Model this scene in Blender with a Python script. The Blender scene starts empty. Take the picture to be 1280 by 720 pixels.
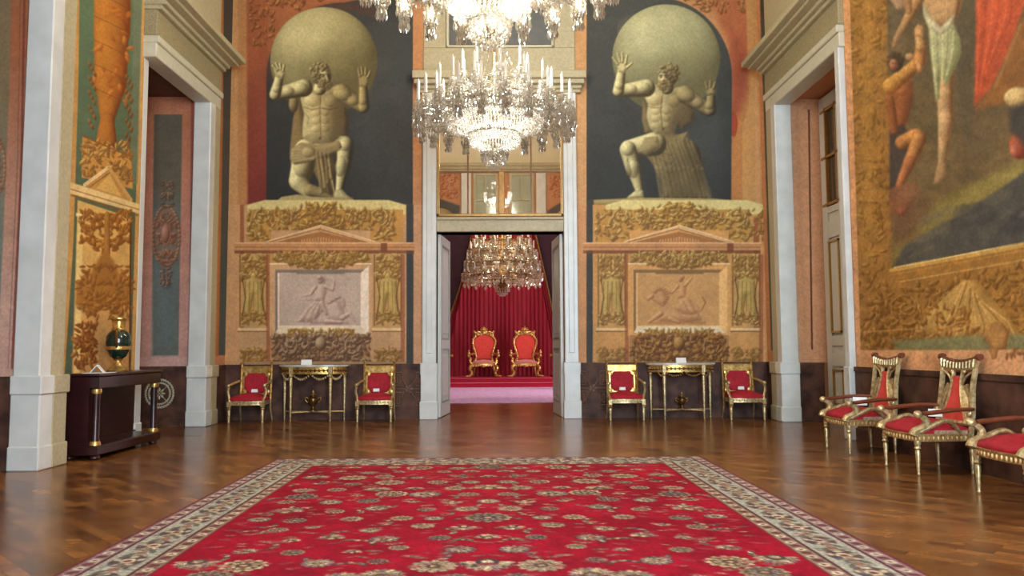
import bpy, math, random
import numpy as np
from mathutils import Vector, Matrix

SC = bpy.context.scene
COL = SC.collection
PI = math.pi
R = math.radians

# ---------------------------------------------------------------- camera
FPX = 980.0
CAMH = 1.2
_psi = math.atan2(10.0, FPX)
_th = math.atan2(74.0, FPX)
_rho = R(0.3)
_f = np.array([math.sin(_psi) * math.cos(_th), math.cos(_psi) * math.cos(_th), math.sin(_th)])
_r0 = np.array([math.cos(_psi), -math.sin(_psi), 0.0])
_u0 = np.cross(_r0, _f)
_r = _r0 * math.cos(_rho) - _u0 * math.sin(_rho)
_u = _u0 * math.cos(_rho) + _r0 * math.sin(_rho)
CAM = np.array([0.0, 0.0, CAMH])


def project(P):
    """world points (N,3) -> position in the 1280x720 photograph, used to measure"""
    d = np.asarray(P, float) - CAM
    w = d @ _f
    w = np.where(w < 0.05, 0.05, w)
    return 640 + FPX * (d @ _r) / w, 360 - FPX * (d @ _u) / w


def ray(x, y):
    return _f + _r * ((x - 640) / FPX) + _u * ((360 - y) / FPX)


def atY(x, y, Y):
    d = ray(x, y)
    return CAM + d * (Y / d[1])


def atX(x, y, X):
    d = ray(x, y)
    return CAM + d * (X / d[0])


cam_data = bpy.data.cameras.new('camera')
cam_data.sensor_width = 36.0
cam_data.lens = FPX / 1280 * 36.0
cam_data.clip_end = 200
cam_ob = bpy.data.objects.new('camera', cam_data)
COL.objects.link(cam_ob)
M = Matrix(((_r[0], _u[0], -_f[0], 0), (_r[1], _u[1], -_f[1], 0), (_r[2], _u[2], -_f[2], CAMH), (0, 0, 0, 1)))
cam_ob.matrix_world = M
SC.camera = cam_ob
SC.view_settings.view_transform = 'Standard'
SC.view_settings.look = 'None'
SC.view_settings.gamma = 1
SC.view_settings.use_curve_mapping = False
SC.view_settings.exposure = 0.0


# ---------------------------------------------------------------- materials
def lin(c):
    out = []
    for v in c:
        v = v / 255.0
        out.append(v / 12.92 if v <= 0.04045 else ((v + 0.055) / 1.055) ** 2.4)
    return out


def mat(name, rgb, rough=0.5, metal=0.0, noise=0.0, scale=8.0, rgb2=None, bump=0.0, bscale=40.0, spec=0.5,
        coat=0.0, sheen=0.0, detail=6.0, stretch=None):
    m = bpy.data.materials.new(name)
    m.use_nodes = True
    nt = m.node_tree
    b = nt.nodes['Principled BSDF']
    b.inputs['Roughness'].default_value = rough
    b.inputs['Metallic'].default_value = metal
    b.inputs['Specular IOR Level'].default_value = spec
    b.inputs['Coat Weight'].default_value = coat
    b.inputs['Sheen Weight'].default_value = sheen
    c1 = lin(rgb)
    b.inputs['Base Color'].default_value = (*c1, 1)
    tc = nt.nodes.new('ShaderNodeTexCoord')
    src = tc.outputs['Object']
    if stretch:
        mp = nt.nodes.new('ShaderNodeMapping')
        mp.inputs['Scale'].default_value = stretch
        nt.links.new(src, mp.inputs['Vector'])
        src = mp.outputs['Vector']
    if rgb2 is not None or noise:
        n = nt.nodes.new('ShaderNodeTexNoise')
        n.inputs['Scale'].default_value = scale
        n.inputs['Detail'].default_value = detail
        nt.links.new(src, n.inputs['Vector'])
        rp = nt.nodes.new('ShaderNodeValToRGB')
        rp.color_ramp.elements[0].position = 0.3
        rp.color_ramp.elements[1].position = 0.7
        if rgb2 is None:
            k = noise
            rp.color_ramp.elements[0].color = (*[v * (1 - k) for v in c1], 1)
            rp.color_ramp.elements[1].color = (*[min(1, v * (1 + k)) for v in c1], 1)
        else:
            rp.color_ramp.elements[0].color = (*c1, 1)
            rp.color_ramp.elements[1].color = (*lin(rgb2), 1)
        nt.links.new(n.outputs['Fac'], rp.inputs['Fac'])
        nt.links.new(rp.outputs['Color'], b.inputs['Base Color'])
    if bump:
        n2 = nt.nodes.new('ShaderNodeTexNoise')
        n2.inputs['Scale'].default_value = bscale
        n2.inputs['Detail'].default_value = 5
        nt.links.new(src, n2.inputs['Vector'])
        bp = nt.nodes.new('ShaderNodeBump')
        bp.inputs['Strength'].default_value = bump
        bp.inputs['Distance'].default_value = 0.02
        nt.links.new(n2.outputs['Fac'], bp.inputs['Height'])
        nt.links.new(bp.outputs['Normal'], b.inputs['Normal'])
    return m


def paint_mat(name, rough=0.7, grain=0.12, gscale=60.0, bump=0.0, sheen=0.0, spec=0.3):
    """a painted or woven surface: its colours are stored on the surface itself"""
    m = bpy.data.materials.new(name)
    m.use_nodes = True
    nt = m.node_tree
    b = nt.nodes['Principled BSDF']
    b.inputs['Roughness'].default_value = rough
    b.inputs['Specular IOR Level'].default_value = spec
    b.inputs['Sheen Weight'].default_value = sheen
    at = nt.nodes.new('ShaderNodeAttribute')
    at.attribute_name = 'Paint'
    tc = nt.nodes.new('ShaderNodeTexCoord')
    n = nt.nodes.new('ShaderNodeTexNoise')
    n.inputs['Scale'].default_value = gscale
    n.inputs['Detail'].default_value = 4
    nt.links.new(tc.outputs['Object'], n.inputs['Vector'])
    mr = nt.nodes.new('ShaderNodeMapRange')
    mr.inputs['From Min'].default_value = 0.25
    mr.inputs['From Max'].default_value = 0.75
    mr.inputs['To Min'].default_value = 1 - grain
    mr.inputs['To Max'].default_value = 1 + grain
    nt.links.new(n.outputs['Fac'], mr.inputs['Value'])
    mx = nt.nodes.new('ShaderNodeVectorMath')
    mx.operation = 'SCALE'
    nt.links.new(at.outputs['Color'], mx.inputs[0])
    nt.links.new(mr.outputs['Result'], mx.inputs['Scale'])
    nt.links.new(mx.outputs['Vector'], b.inputs['Base Color'])
    if bump:
        bp = nt.nodes.new('ShaderNodeBump')
        bp.inputs['Strength'].default_value = bump
        bp.inputs['Distance'].default_value = 0.01
        nt.links.new(n.outputs['Fac'], bp.inputs['Height'])
        nt.links.new(bp.outputs['Normal'], b.inputs['Normal'])
    return m


def emit_mat(name, rgb, strength):
    m = bpy.data.materials.new(name)
    m.use_nodes = True
    b = m.node_tree.nodes['Principled BSDF']
    b.inputs['Base Color'].default_value = (*lin(rgb), 1)
    b.inputs['Emission Color'].default_value = (*lin(rgb), 1)
    b.inputs['Emission Strength'].default_value = strength
    return m


# ---------------------------------------------------------------- mesh builder
class MB:
    def __init__(self):
        self.v = []
        self.f = []

    def add(self, vs, fs):
        b = len(self.v)
        self.v.extend([tuple(p) for p in vs])
        self.f.extend([tuple(b + i for i in f) for f in fs])
        return self

    def box(self, x0, x1, y0, y1, z0, z1, bev=0.0):
        if bev > 0:
            b = min(bev, (x1 - x0) / 2.2, (y1 - y0) / 2.2, (z1 - z0) / 2.2)
            vs, idx = [], {}
            for sx in (0, 1):
                for sy in (0, 1):
                    for sz in (0, 1):
                        X, Y, Z = (x1 if sx else x0), (y1 if sy else y0), (z1 if sz else z0)
                        dx, dy, dz = (-b if sx else b), (-b if sy else b), (-b if sz else b)
                        for k, p in enumerate(((X, Y + dy, Z + dz), (X + dx, Y, Z + dz), (X + dx, Y + dy, Z))):
                            idx[(sx, sy, sz, k)] = len(vs)
                            vs.append(p)
            F = []
            for s in (0, 1):
                F.append([idx[(s, a, c, 0)] for a, c in ((0, 0), (1, 0), (1, 1), (0, 1))])
                F.append([idx[(a, s, c, 1)] for a, c in ((0, 0), (1, 0), (1, 1), (0, 1))])
                F.append([idx[(a, c, s, 2)] for a, c in ((0, 0), (1, 0), (1, 1), (0, 1))])
            for a in (0, 1):
                for c in (0, 1):
                    F.append([idx[(0, a, c, 1)], idx[(1, a, c, 1)], idx[(1, a, c, 2)], idx[(0, a, c, 2)]])
                    F.append([idx[(a, 0, c, 0)], idx[(a, 1, c, 0)], idx[(a, 1, c, 2)], idx[(a, 0, c, 2)]])
                    F.append([idx[(a, c, 0, 0)], idx[(a, c, 1, 0)], idx[(a, c, 1, 1)], idx[(a, c, 0, 1)]])
            for k in idx:
                if k[3] == 0:
                    F.append([idx[(*k[:3], 0)], idx[(*k[:3], 1)], idx[(*k[:3], 2)]])
            return self.add(vs, F)
        vs = [(x, y, z) for x in (x0, x1) for y in (y0, y1) for z in (z0, z1)]
        return self.add(vs, [(0, 1, 3, 2), (4, 6, 7, 5), (0, 4, 5, 1), (2, 3, 7, 6), (0, 2, 6, 4), (1, 5, 7, 3)])

    def prism(self, pts, a, b, axis='z'):
        """extrude a 2-D outline between a and b along an axis"""
        def P(p, t):
            if axis == 'z':
                return (p[0], p[1], t)
            if axis == 'y':
                return (p[0], t, p[1])
            return (t, p[0], p[1])
        n = len(pts)
        vs = [P(p, a) for p in pts] + [P(p, b) for p in pts]
        fs = [tuple(range(n))[::-1], tuple(range(n, 2 * n))]
        fs += [(i, (i + 1) % n, n + (i + 1) % n, n + i) for i in range(n)]
        return self.add(vs, fs)

    def ring_prism(self, outer, inner, a, b, axis='y'):
        def P(p, t):
            if axis == 'z':
                return (p[0], p[1], t)
            if axis == 'y':
                return (p[0], t, p[1])
            return (t, p[0], p[1])
        n = len(outer)
        vs = [P(p, a) for p in outer] + [P(p, a) for p in inner] + [P(p, b) for p in outer] + [P(p, b) for p in inner]
        fs = []
        for i in range(n):
            j = (i + 1) % n
            fs += [(i, j, n + j, n + i), (2 * n + i, 3 * n + i, 3 * n + j, 2 * n + j), (i, 2 * n + i, 2 * n + j, j), (n + i, n + j, 3 * n + j, 3 * n + i)]
        return self.add(vs, fs)

    def lathe(self, prof, c=(0, 0, 0), n=16, axis=None, sq=None):
        """prof: list of (radius, z); closed at both ends"""
        vs, fs = [], []
        for r, z in prof:
            for k in range(n):
                a = 2 * PI * k / n + (PI / n if sq else 0)
                vs.append(Vector((r * math.cos(a), r * math.sin(a), z)))
        m = len(prof)
        for i in range(m - 1):
            for k in range(n):
                k2 = (k + 1) % n
                fs.append((i * n + k, i * n + k2, (i + 1) * n + k2, (i + 1) * n + k))
        fs.append(tuple(range(n))[::-1])
        fs.append(tuple((m - 1) * n + k for k in range(n)))
        if axis is not None:
            q = Vector((0, 0, 1)).rotation_difference(Vector(axis).normalized())
            vs = [q @ v for v in vs]
        c = Vector(c)
        return self.add([v + c for v in vs], fs)

    def tube(self, pts, rad, n=8, closed=False, flat=1.0):
        """pts: list of 3-D points; rad number or list"""
        P = [Vector(p) for p in pts]
        m = len(P)
        rs = rad if isinstance(rad, (list, tuple)) else [rad] * m
        vs, fs = [], []
        up = None
        for i in range(m):
            if closed:
                t = (P[(i + 1) % m] - P[i - 1]).normalized()
            else:
                t = (P[min(i + 1, m - 1)] - P[max(i - 1, 0)]).normalized()
            if up is None:
                up = Vector((0, 0, 1)) if abs(t.z) < 0.9 else Vector((1, 0, 0))
            x = t.cross(up)
            if x.length < 1e-6:
                x = t.orthogonal()
            x.normalize()
            y = x.cross(t).normalized()
            up = y
            for k in range(n):
                a = 2 * PI * k / n
                vs.append(P[i] + (x * math.cos(a) + y * math.sin(a) * flat) * rs[i])
        seg = m if closed else m - 1
        for i in range(seg):
            for k in range(n):
                j = (i + 1) % m
                fs.append((i * n + k, i * n + (k + 1) % n, j * n + (k + 1) % n, j * n + k))
        if not closed:
            fs.append(tuple(range(n))[::-1])
            fs.append(tuple((m - 1) * n + k for k in range(n)))
        return self.add(vs, fs)

    def ell(self, c, r, n=12, m=8, rot=None):
        vs, fs = [], []
        c = Vector(c)
        for i in range(m + 1):
            ph = PI * i / m
            for k in range(n):
                a = 2 * PI * k / n
                p = Vector((r[0] * math.sin(ph) * math.cos(a), r[1] * math.sin(ph) * math.sin(a), r[2] * math.cos(ph)))
                if rot is not None:
                    p = rot @ p
                vs.append(c + p)
        for i in range(m):
            for k in range(n):
                fs.append((i * n + k, (i + 1) * n + k, (i + 1) * n + (k + 1) % n, i * n + (k + 1) % n))
        return self.add(vs, fs)

    def _facet(self, x, y, z, L, w, n, ang, cut=.5, tilt=(0, 0)):
        vs = [(x, y, z)]
        for k in range(n):
            a = ang + 2 * PI * k / n
            vs.append((x + w * math.cos(a) + tilt[0], y + w * math.sin(a) + tilt[1], z - L * cut))
        vs.append((x, y, z - L))
        fs = []
        for k in range(n):
            k2 = (k + 1) % n
            fs += [(0, 1 + k, 1 + k2), (n + 1, 1 + k2, 1 + k)]
        return self.add(vs, fs)

    def drop(self, c, L, w, n=4, ang=0.0):
        """a string of cut crystals hanging from c, ending in a longer pendant"""
        x, y, z = c
        h = math.sin(x * 91.7 + y * 57.3 + z * 131.1) * 43758.5
        h -= math.floor(h)
        if L < .085:
            return self._facet(x, y, z, L, w, n, ang + h * 3, .5, ((h - .5) * w * .6, (.5 - h) * w * .6))
        b = L * .22
        self._facet(x, y, z, b, w * .85, 5, ang + h * 3, .5, ((h - .5) * w * .7, 0))
        self._facet(x, y, z - b, b, w * .95, 5, ang + h * 5, .5, (0, (h - .5) * w * .7))
        return self._facet(x, y, z - 2 * b, L - 2 * b, w * 1.05, n, ang + h * 7, .62, ((.5 - h) * w * .4, (h - .5) * w * .4))

    def cushion(self, pts, z0, z1, puff=0.03, rings=5, crown=None):
        """padded slab over a 2-D outline (star-shaped about its centre)"""
        n = len(pts)
        cx = sum(p[0] for p in pts) / n
        cy = sum(p[1] for p in pts) / n
        vs, fs = [], []
        levels = [(0.96, z0), (1.0, z0 + (z1 - z0) * 0.25), (1.0, z0 + (z1 - z0) * 0.6), (0.95, z1)]
        for k in range(1, rings):
            t = k / rings
            levels.append((0.95 * (1 - t), z1 + puff * math.sin(t * PI / 2)))
        for s, z in levels:
            for p in pts:
                vs.append((cx + (p[0] - cx) * s, cy + (p[1] - cy) * s, z))
        L = len(levels)
        for i in range(L - 1):
            for k in range(n):
                k2 = (k + 1) % n
                fs.append((i * n + k, i * n + k2, (i + 1) * n + k2, (i + 1) * n + k))
        fs.append(tuple(range(n))[::-1])
        vs.append((cx, cy, z1 + puff))
        for k in range(n):
            fs.append(((L - 1) * n + k, (L - 1) * n + (k + 1) % n, len(vs) - 1))
        return self.add(vs, fs)

    def xf(self, mtx):
        self.v = [tuple(mtx @ Vector(p)) for p in self.v]
        return self

    def build(self, name, m, parent=None, smooth=False, angle=40):
        me = bpy.data.meshes.new(name)
        me.from_pydata(self.v, [], self.f)
        me.update()
        import bmesh
        bm = bmesh.new()
        bm.from_mesh(me)
        bmesh.ops.recalc_face_normals(bm, faces=bm.faces)
        bm.to_mesh(me)
        bm.free()
        me.materials.append(m)
        if smooth:
            me.polygons.foreach_set('use_smooth', [True] * len(me.polygons))
            try:
                me.set_sharp_from_angle(angle=R(angle))
            except Exception:
                pass
        o = bpy.data.objects.new(name, me)
        COL.objects.link(o)
        if parent is not None:
            o.parent = parent
        return o


def tag(o, label=None, cat=None, group=None, kind=None):
    if label:
        o['label'] = label
    if cat:
        o['category'] = cat
    if group:
        o['group'] = group
    if kind:
        o['kind'] = kind
    return o


def thing(name, label, cat, loc=(0, 0, 0), rz=0.0, group=None, kind=None):
    o = bpy.data.objects.new(name, None)
    o.empty_display_size = 0.1
    COL.objects.link(o)
    o.location = loc
    o.rotation_euler = (0, 0, rz)
    return tag(o, label, cat, group, kind)


def struct(o, label=None, cat=None):
    o['kind'] = 'structure'
    if label:
        o['label'] = label
    if cat:
        o['category'] = cat
    return o


def kids(o):
    return [c for c in bpy.data.objects if c.parent == o]


def copy_tree(o, parent=None, loc=None, rz=None, label=None):
    ch = kids(o)
    c = o.copy()
    COL.objects.link(c)
    if parent is not None:
        c.parent = parent
    if loc is not None:
        c.location = loc
    if rz is not None:
        c.rotation_euler = (0, 0, rz)
    if label:
        c['label'] = label
    for k in ch:
        copy_tree(k, c)
    return c


def bez(p0, p1, p2, p3, n=10):
    out = []
    for i in range(n + 1):
        t = i / n
        s = 1 - t
        out.append(tuple(s ** 3 * a + 3 * s * s * t * b + 3 * s * t * t * c + t ** 3 * d for a, b, c, d in zip(p0, p1, p2, p3)))
    return out


def spline(pts, n=6):
    """Catmull-Rom through the points"""
    P = [Vector(p) for p in pts]
    out = []
    for i in range(len(P) - 1):
        p0 = P[max(i - 1, 0)]
        p1, p2 = P[i], P[i + 1]
        p3 = P[min(i + 2, len(P) - 1)]
        for k in range(n):
            t = k / n
            out.append(0.5 * ((2 * p1) + (p2 - p0) * t + (2 * p0 - 5 * p1 + 4 * p2 - p3) * t * t + (3 * p1 - p0 - 3 * p2 + p3) * t ** 3))
    out.append(P[-1])
    return [tuple(p) for p in out]
# ---------------------------------------------------------------- painter for murals and woven patterns
_rng = np.random.RandomState(7)


def vnoise(h, w, cell, seed=0, octaves=3):
    rs = np.random.RandomState(seed)
    out = np.zeros((h, w))
    amp, tot = 1.0, 0.0
    c = float(cell)
    for _ in range(octaves):
        gh, gw = int(h / c) + 3, int(w / c) + 3
        g = rs.rand(gh, gw)
        y = np.arange(h) / c
        x = np.arange(w) / c
        yi, xi = y.astype(int), x.astype(int)
        fy, fx = y - yi, x - xi
        fy = (fy * fy * (3 - 2 * fy))[:, None]
        fx = (fx * fx * (3 - 2 * fx))[None, :]
        a = g[yi][:, xi]
        b = g[yi][:, xi + 1]
        d = g[yi + 1][:, xi]
        e = g[yi + 1][:, xi + 1]
        out += amp * ((a * (1 - fx) + b * fx) * (1 - fy) + (d * (1 - fx) + e * fx) * fy)
        tot += amp
        amp *= 0.5
        c = max(c / 2, 1.0)
    return out / tot


class Canvas:
    def __init__(self, x0, y0, x1, y1, s=1.5, base=(128, 128, 128)):
        self.x0, self.y0, self.x1, self.y1, self.s = x0, y0, x1, y1, s
        self.w, self.h = int((x1 - x0) * s) + 1, int((y1 - y0) * s) + 1
        self.a = np.empty((self.h, self.w, 3))
        self.a[:] = base

    def win(self, xa, ya, xb, yb):
        s = self.s
        i0, i1 = max(0, int((ya - self.y0) * s) - 1), min(self.h, int((yb - self.y0) * s) + 3)
        j0, j1 = max(0, int((xa - self.x0) * s) - 1), min(self.w, int((xb - self.x0) * s) + 3)
        if i1 <= i0 or j1 <= j0:
            return None
        Y = self.y0 + np.arange(i0, i1) / s
        X = self.x0 + np.arange(j0, j1) / s
        gx, gy = np.meshgrid(X, Y)
        return slice(i0, i1), slice(j0, j1), gx, gy

    def blend(self, w, al, col):
        al = np.clip(al, 0, 1)[..., None]
        t = self.a[w[0], w[1]]
        self.a[w[0], w[1]] = t * (1 - al) + np.asarray(col, float) * al

    def rect(self, xa, ya, xb, yb, col, al=1.0):
        w = self.win(xa, ya, xb, yb)
        if w is None:
            return
        s = self.s
        m = np.clip((w[2] - xa) * s + .5, 0, 1) * np.clip((xb - w[2]) * s + .5, 0, 1) * np.clip((w[3] - ya) * s + .5, 0, 1) * np.clip((yb - w[3]) * s + .5, 0, 1)
        self.blend(w, m * al, col)

    def _polymask(self, w, pts):
        X, Y = w[2], w[3]
        ins = np.zeros(X.shape, bool)
        dmin = np.full(X.shape, 1e9)
        n = len(pts)
        for i in range(n):
            (xa, ya), (xb, yb) = pts[i], pts[(i + 1) % n]
            cond = ((ya > Y) != (yb > Y))
            with np.errstate(divide='ignore', invalid='ignore'):
                xi = (xb - xa) * (Y - ya) / (yb - ya if yb != ya else 1e-9) + xa
            ins ^= cond & (X < xi)
            dx, dy = xb - xa, yb - ya
            L = dx * dx + dy * dy + 1e-9
            t = np.clip(((X - xa) * dx + (Y - ya) * dy) / L, 0, 1)
            dmin = np.minimum(dmin, np.hypot(X - xa - t * dx, Y - ya - t * dy))
        return np.where(ins, dmin, -dmin)

    def poly(self, pts, col, al=1.0, soft=0.7, col2=None, grad=None):
        """grad=((x,y),(x,y)): blend from col to col2 between the two points"""
        xs, ys = [p[0] for p in pts], [p[1] for p in pts]
        w = self.win(min(xs) - soft, min(ys) - soft, max(xs) + soft, max(ys) + soft)
        if w is None:
            return
        d = self._polymask(w, pts)
        m = np.clip(d / soft * .5 + .5, 0, 1)
        c = np.asarray(col, float)
        if col2 is not None:
            (ax, ay), (bx, by) = grad
            L = (bx - ax) ** 2 + (by - ay) ** 2
            t = np.clip(((w[2] - ax) * (bx - ax) + (w[3] - ay) * (by - ay)) / L, 0, 1)[..., None]
            c = c * (1 - t) + np.asarray(col2, float) * t
        self.blend(w, m * al, c)

    def shade_poly(self, pts, lo, hi, L=(-.7, -.7), width=8.0, al=1.0, soft=0.7, amb=0.45):
        """a rounded form with this outline, modelled light to dark in paint"""
        xs, ys = [p[0] for p in pts], [p[1] for p in pts]
        w = self.win(min(xs) - 1, min(ys) - 1, max(xs) + 1, max(ys) + 1)
        if w is None:
            return
        d = self._polymask(w, pts)
        m = np.clip(d / soft * .5 + .5, 0, 1)
        z = np.clip(d / width, 0, 1)
        gy, gx = np.gradient(np.where(d > 0, d, 0), 1 / self.s)
        for _ in range(3):
            gx = (gx + np.roll(gx, 1, 0) + np.roll(gx, -1, 0) + np.roll(gx, 1, 1) + np.roll(gx, -1, 1)) / 5
            gy = (gy + np.roll(gy, 1, 0) + np.roll(gy, -1, 0) + np.roll(gy, 1, 1) + np.roll(gy, -1, 1)) / 5
        k = np.sqrt(np.clip(1 - z * z, 0, 1)) if False else (1 - z)
        lam = amb + .35 * z - (gx * -L[0] + gy * -L[1]) * k * -.55 * -1
        lam = amb + .3 * z + (-(gx * L[0] + gy * L[1]) * -1) * k * -.5
        t = np.clip(lam, 0, 1)[..., None]
        self.blend(w, m * al, np.asarray(lo, float) * (1 - t) + np.asarray(hi, float) * t)

    def limb(self, p0, r0, p1, r1, lo, hi, L=(-.7, -.6), al=1.0):
        xs = (p0[0] - r0, p0[0] + r0, p1[0] - r1, p1[0] + r1)
        ys = (p0[1] - r0, p0[1] + r0, p1[1] - r1, p1[1] + r1)
        w = self.win(min(xs) - 1, min(ys) - 1, max(xs) + 1, max(ys) + 1)
        if w is None:
            return
        dx, dy = p1[0] - p0[0], p1[1] - p0[1]
        LL = dx * dx + dy * dy + 1e-9
        t = np.clip(((w[2] - p0[0]) * dx + (w[3] - p0[1]) * dy) / LL, 0, 1)
        r = r0 + (r1 - r0) * t
        ox, oy = w[2] - p0[0] - t * dx, w[3] - p0[1] - t * dy
        d = np.hypot(ox, oy)
        m = np.clip((r - d) * self.s * .8 + .5, 0, 1)
        nx, ny = ox / np.maximum(r, .01), oy / np.maximum(r, .01)
        nz = np.sqrt(np.clip(1 - nx * nx - ny * ny, 0, 1))
        lam = np.clip(nx * L[0] + ny * L[1] + nz * .62, 0, 1)
        k = (lam ** .9)[..., None]
        self.blend(w, m * al, np.asarray(lo, float) * (1 - k) + np.asarray(hi, float) * k)

    def ell(self, cx, cy, rx, ry, col, al=1.0, ang=0.0, soft=1.0):
        rr = max(rx, ry) + 1
        w = self.win(cx - rr, cy - rr, cx + rr, cy + rr)
        if w is None:
            return
        c, s = math.cos(ang), math.sin(ang)
        X, Y = w[2] - cx, w[3] - cy
        u, v = X * c + Y * s, -X * s + Y * c
        d = (1 - np.hypot(u / rx, v / ry)) * min(rx, ry)
        self.blend(w, np.clip(d / soft + .5, 0, 1) * al, col)

    def ball(self, cx, cy, rx, ry, lo, hi, L=(-.5, -.6), ang=0.0, al=1.0):
        rr = max(rx, ry) + 1
        w = self.win(cx - rr, cy - rr, cx + rr, cy + rr)
        if w is None:
            return
        c, s = math.cos(ang), math.sin(ang)
        X, Y = w[2] - cx, w[3] - cy
        u, v = (X * c + Y * s) / rx, (-X * s + Y * c) / ry
        q = np.hypot(u, v)
        m = np.clip((1 - q) * min(rx, ry) * self.s * .7 + .5, 0, 1)
        nx, ny = u * c - v * s, u * s + v * c
        nz = np.sqrt(np.clip(1 - q * q, 0, 1))
        lam = np.clip(nx * L[0] + ny * L[1] + nz * .6, 0, 1)[..., None]
        self.blend(w, m * al, np.asarray(lo, float) * (1 - lam) + np.asarray(hi, float) * lam)

    def line(self, pts, wd, col, al=1.0):
        for a, b in zip(pts[:-1], pts[1:]):
            xs, ys = (a[0], b[0]), (a[1], b[1])
            w = self.win(min(xs) - wd, min(ys) - wd, max(xs) + wd, max(ys) + wd)
            if w is None:
                continue
            dx, dy = b[0] - a[0], b[1] - a[1]
            LL = dx * dx + dy * dy + 1e-9
            t = np.clip(((w[2] - a[0]) * dx + (w[3] - a[1]) * dy) / LL, 0, 1)
            d = np.hypot(w[2] - a[0] - t * dx, w[3] - a[1] - t * dy)
            self.blend(w, np.clip((wd / 2 - d) * self.s + .5, 0, 1) * al, col)

    def leaf(self, cx, cy, L, W, ang, lo, hi):
        self.ball(cx + .7, cy + .9, L, W, lo, lo, ang=ang, al=.5)
        self.ball(cx, cy, L, W, lo, hi, ang=ang, al=.9)
        if L > 2.6:
            q = .8 * L
            self.line([(cx - q * math.cos(ang), cy - q * math.sin(ang)), (cx + q * math.cos(ang), cy + q * math.sin(ang))], .7, lo, .35)

    def foliage(self, xa, ya, xb, yb, n, lo, mid, hi, seed=1, size=(3, 6), mirror=None, mask=None):
        """carved-looking leaves, fruit and scrolls; mirrored about x=mirror when given"""
        rs = random.Random(seed)
        for _ in range(n):
            x, y = rs.uniform(xa, xb), rs.uniform(ya, yb)
            if mirror is not None and x > mirror:
                x = 2 * mirror - x
            if mask is not None and not mask(x, y):
                continue
            L = rs.uniform(*size)
            W = L * rs.uniform(.26, .5)
            a = rs.uniform(0, PI)
            h = hi if rs.random() < .55 else mid
            self.leaf(x, y, L, W, a, lo, h)
            if mirror is not None:
                self.leaf(2 * mirror - x, y, L, W, PI - a, lo, h)

    def scroll(self, cx, cy, r, turns, a0, sgn, lo, hi, wd=2.6):
        pts = []
        N = int(18 * turns)
        for i in range(N + 1):
            t = i / N
            rr = r * (1 - .85 * t)
            a = a0 + sgn * t * turns * 2 * PI
            pts.append((cx + rr * math.cos(a), cy + rr * math.sin(a)))
        self.line([(x + .8, y + 1.0) for x, y in pts], wd * .8, lo, .7)
        self.line(pts, wd * .7, tuple((a + b * 2) / 3 for a, b in zip(lo, hi)), .9)
        for k in range(3, len(pts), 4):
            x, y = pts[k]
            self.leaf(x, y, 3.4, 1.6, k * .7, lo, hi)

    def blur(self, xa, ya, xb, yb, r=1.0, n=2):
        w = self.win(xa, ya, xb, yb)
        if w is None:
            return
        k = max(1, int(round(r * self.s)))
        t = self.a[w[0], w[1]].copy()
        for _ in range(n):
            for ax in (0, 1):
                q = np.concatenate([np.repeat(t.take([0], ax), k, ax), t, np.repeat(t.take([-1], ax), k, ax)], ax)
                m = t.shape[ax]
                t = sum(q.take(range(i, i + m), ax) for i in range(2 * k + 1)) / (2 * k + 1)
        self.a[w[0], w[1]] = t

    def grain(self, amt=.08, cell=14, seed=3, fine=.04):
        n = vnoise(self.h, self.w, cell * self.s, seed) - .5
        f = vnoise(self.h, self.w, 2.2 * self.s, seed + 9, 2) - .5
        self.a *= (1 + amt * 2 * n + fine * 2 * f)[..., None]
        np.clip(self.a, 0, 255, out=self.a)

    def sample(self, x, y):
        fx = np.clip((x - self.x0) * self.s, 0, self.w - 1.001)
        fy = np.clip((y - self.y0) * self.s, 0, self.h - 1.001)
        j, i = fx.astype(int), fy.astype(int)
        u, v = (fx - j)[:, None], (fy - i)[:, None]
        return (self.a[i, j] * (1 - u) + self.a[i, j + 1] * u) * (1 - v) + (self.a[i + 1, j] * (1 - u) + self.a[i + 1, j + 1] * u) * v


def srgb_lin(a):
    a = np.clip(a / 255.0, 0, 1)
    return np.where(a <= .04045, a / 12.92, ((a + .055) / 1.055) ** 2.4)


def painted_grid(name, O, U, V, nu, nv, colours, m, parent=None, gain=1.0):
    """flat painted surface from O spanning U and V; colours(P, a, b) gives sRGB 0-255 per point"""
    O, U, V = (np.asarray(q, float) for q in (O, U, V))
    a = np.linspace(0, 1, nu + 1)
    b = np.linspace(0, 1, nv + 1)
    A, B = np.meshgrid(a, b)
    A, B = A.ravel(), B.ravel()
    P = O + A[:, None] * U + B[:, None] * V
    c = srgb_lin(colours(P, A, B)) * gain
    me = bpy.data.meshes.new(name)
    nV = len(P)
    nF = nu * nv
    me.vertices.add(nV)
    me.vertices.foreach_set('co', P.astype(np.float32).ravel())
    i = (np.arange(nv)[:, None] * (nu + 1) + np.arange(nu)[None, :]).ravel()
    quads = np.stack([i, i + 1, i + nu + 2, i + nu + 1], 1).astype(np.int32)
    me.loops.add(nF * 4)
    me.loops.foreach_set('vertex_index', quads.ravel())
    me.polygons.add(nF)
    me.polygons.foreach_set('loop_start', np.arange(0, nF * 4, 4, dtype=np.int32))
    me.update(calc_edges=True)
    at = me.color_attributes.new('Paint', 'FLOAT_COLOR', 'POINT')
    at.data.foreach_set('color', np.concatenate([c, np.ones((nV, 1))], 1).astype(np.float32).ravel())
    me.materials.append(m)
    o = bpy.data.objects.new(name, me)
    COL.objects.link(o)
    if parent is not None:
        o.parent = parent
    return o


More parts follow.
